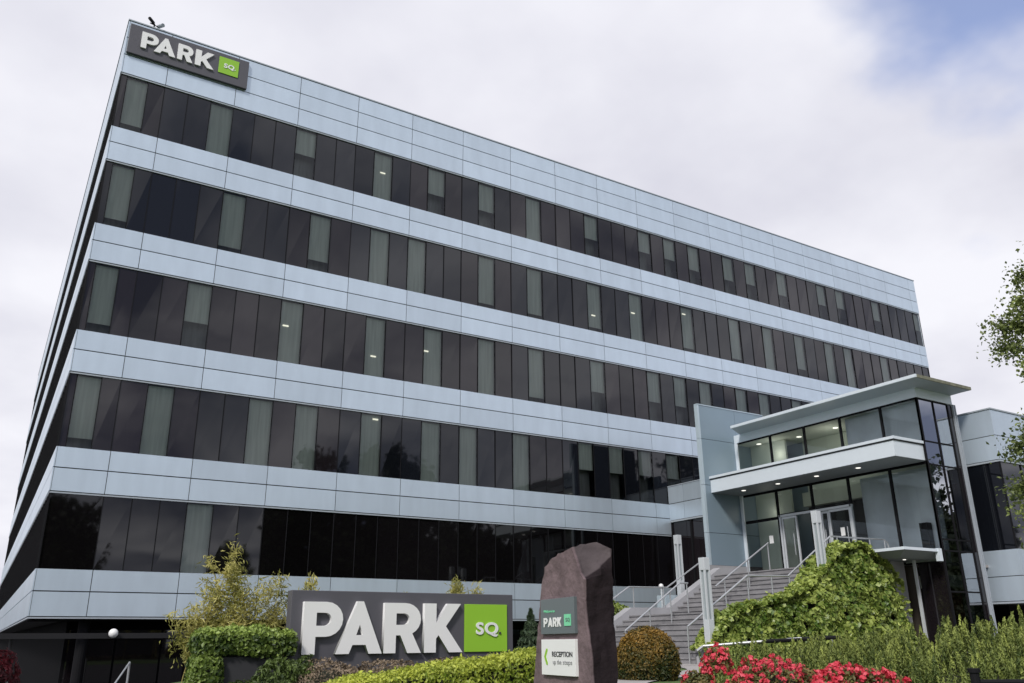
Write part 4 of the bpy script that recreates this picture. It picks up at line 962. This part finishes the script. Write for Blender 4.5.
mb = MB(); mb.tube((4.72, -25.79, 1.33), (6.2, -27.0, 1.33), .022, 8); mb.build('bar', M['frame'], t)
# handrail end at lower left
t = thing('steel_handrail', 'short bright steel handrail end in front of the dark undercroft at left', 'handrail', (2.4, -3, 0))
mb = MB(); mb.path([(2.45, -3.0, 0), (2.45, -3.0, 1.22)], .03); mb.path([(2.45, -3.0, 1.22), (1.75, -4.2, .35)], .025); mb.build('rail', M['steel'], t)

# red maple far left
mound('red_maple', 'dark red leafed maple at the far left edge', 'tree', (-1.12, -8.0, .95), (.60, .5, .66), 4000, M['maple'], .10, 101, .35, zmin=-1)

# trees -------------------------------------------------------------------------
def tree(name, label, base, h, crown_c, crown_r, nb, nl, size, m, seed, trunk_r=.16, clump=.28, group=None, per=70, droop=0, extra=()):
    g = np.random.default_rng(seed); t = thing(name, label, 'tree', base, group); mb = MB(); b = Vector(base); P = []; T = []
    topz = crown_c[2]+crown_r[2]*.8; pts = [b]
    for i in range(1, 9):
        f = i/8; pts.append(Vector((b.x+(crown_c[0]-b.x)*f+g.normal()*.06*h*.1, b.y+(crown_c[1]-b.y)*f+g.normal()*.06*h*.1, b.z+(topz-b.z)*f)))
    mb.path([tuple(p) for p in pts], trunk_r, 10, 0, trunk_r*.15)
    ends = []
    for i in range(nb):
        if i < len(extra): e = Vector(extra[i])
        else:
            d = g.normal(size=3); d /= np.linalg.norm(d); rr = g.random()**.4; e = Vector(crown_c)+Vector((d[0]*crown_r[0], d[1]*crown_r[1], d[2]*crown_r[2]))*rr
        f = min(.95, max(.28, (e.z-b.z)/(topz-b.z)-.22)); k = min(7, int(f*8)); s = pts[k].lerp(pts[k+1], f*8-k)
        mid = s.lerp(e, .5)+Vector(g.normal(size=3))*.06*(e-s).length+Vector((0, 0, .08*(e-s).length))
        mb.path([tuple(s), tuple(mid), tuple(e)], trunk_r*.22, 5, 0, trunk_r*.03); tt = .45+.22*g.normal()
        n_ = int(nl/nb)
        for _ in range(n_):
            w = g.random(); q = (mid.lerp(e, w) if g.random() < .35 else e)+Vector(np.clip(g.normal(size=3), -1.5, 1.5)*clump*np.array([1, 1, .75]))*g.uniform(.3, 1); q.z -= droop*abs(g.normal())*clump
            P.append(tuple(q)); T.append(tt+g.normal()*.2)
    mb.build('trunk', M['bark'], t); g2 = g.normal(size=(len(P), 3)); g2[:, 2] += .6
    leaves('crown', P, g2, size, m, t, .7, .4, np.array(T), seed)
    return t
# birch at the right edge: branches reach into the picture
bx = Vector((11.3, -25.3, 0))
ex = [(10.95, -24.05, 6.9), (10.9, -24.0, 6.5), (10.75, -23.75, 6.1), (10.65, -23.5, 5.8), (10.75, -23.8, 5.5), (10.95, -24.05, 5.2), (10.75, -23.75, 4.6), (10.6, -23.4, 4.3), (10.7, -23.7, 4.0), (10.85, -23.9, 3.75), (11.0, -24.15, 7.2), (11.05, -24.3, 4.9)]
tree('birch', 'leafy birch tree reaching in from the right edge', (12.1, -26.6, .6), 8, (11.8, -25.45, 5.3), (1.15, 1.35, 2.3), 110, 80000, .055, M['birch'], 111, .13, .21, extra=[(a+.06, b-.06, c-.12) for a, b, c in ex]+[(10.75, -23.7, 3.85), (10.9, -23.95, 3.5), (10.8, -23.8, 3.65), (11.0, -24.15, 3.3), (10.95, -24.05, 3.8), (10.65, -23.5, 3.3), (10.7, -23.6, 3.0), (10.75, -23.7, 2.8), (10.8, -23.8, 3.1), (10.62, -23.42, 3.6), (10.8, -23.85, 6.3), (10.7, -23.6, 6.0), (10.85, -23.9, 5.7), (10.9, -23.95, 6.7), (10.8, -23.8, 4.1), (10.75, -23.7, 4.4), (10.9, -24.0, 3.9)])
# distant trees at left, beyond the building
tree('distant_tree', 'pale green tree far away beyond the left end of the office block', (-14, 95, 0), 12, (-14, 95, 7.6), (7, 6, 4.4), 40, 9000, .6, M['shrubd'], 121, .4, 1.2)
t = thing('distant_building', 'low brown roofed building far away at the left edge', 'building', (-14, 70, 0))
mb = MB(); mb.box((-24, 66, 0), (-5, 78, 5.4)); mb.build('wall', M['frame'], t); mb = MB(); mb.box((-24.4, 65.6, 5.4), (-4.6, 78.4, 5.8)); mb.build('roof', mat('brown_roof', (.16, .12, .09), .8), t)
# the line of trees across the road behind the camera, seen mirrored in the dark glass
def fartree(x, y, h, r, seed, i):
    tree('roadside_tree', 'tall tree %s' % ['left of the row across the road', 'second in the row across the road', 'third in the row across the road', 'fourth in the row across the road', 'fifth in the row across the road', 'sixth in the row across the road', 'seventh in the row across the road', 'eighth in the row across the road', 'last in the row across the road'][i], (x, y, 0), h, (x, y, h*.58), (r, r*.7, h*.42), 70, 9000, .75, M['wood'], seed, .35, 1.25, group='trees across the road behind the camera')
for i, (x, h, r) in enumerate(((5, 15, 4.6), (29, 21.0, 6.5), (39, 23, 7), (50, 16.5, 7), (61, 15.5, 7), (72, 18, 7), (83, 29, 8.5), (96, 22, 8), (108, 18, 8))): fartree(x, -62+3*math.sin(i*2), h, r, 130+i, i)
mb = MB()
P = nr.random((14000, 3))*np.array([115, 5, 1])+np.array([26, -72, 0]); P[:, 2] = P[:, 2]*(12.5+2.0*np.sin(P[:, 0]*.31)+1.2*np.sin(P[:, 0]*.9))
o = leaves('woodland', P, nr.normal(size=P.shape), 1.6, M['wood'], None, .8, .6, None, 150); tag(o, 'dense dark belt of trees behind the roadside row', 'woodland', kind='stuff')
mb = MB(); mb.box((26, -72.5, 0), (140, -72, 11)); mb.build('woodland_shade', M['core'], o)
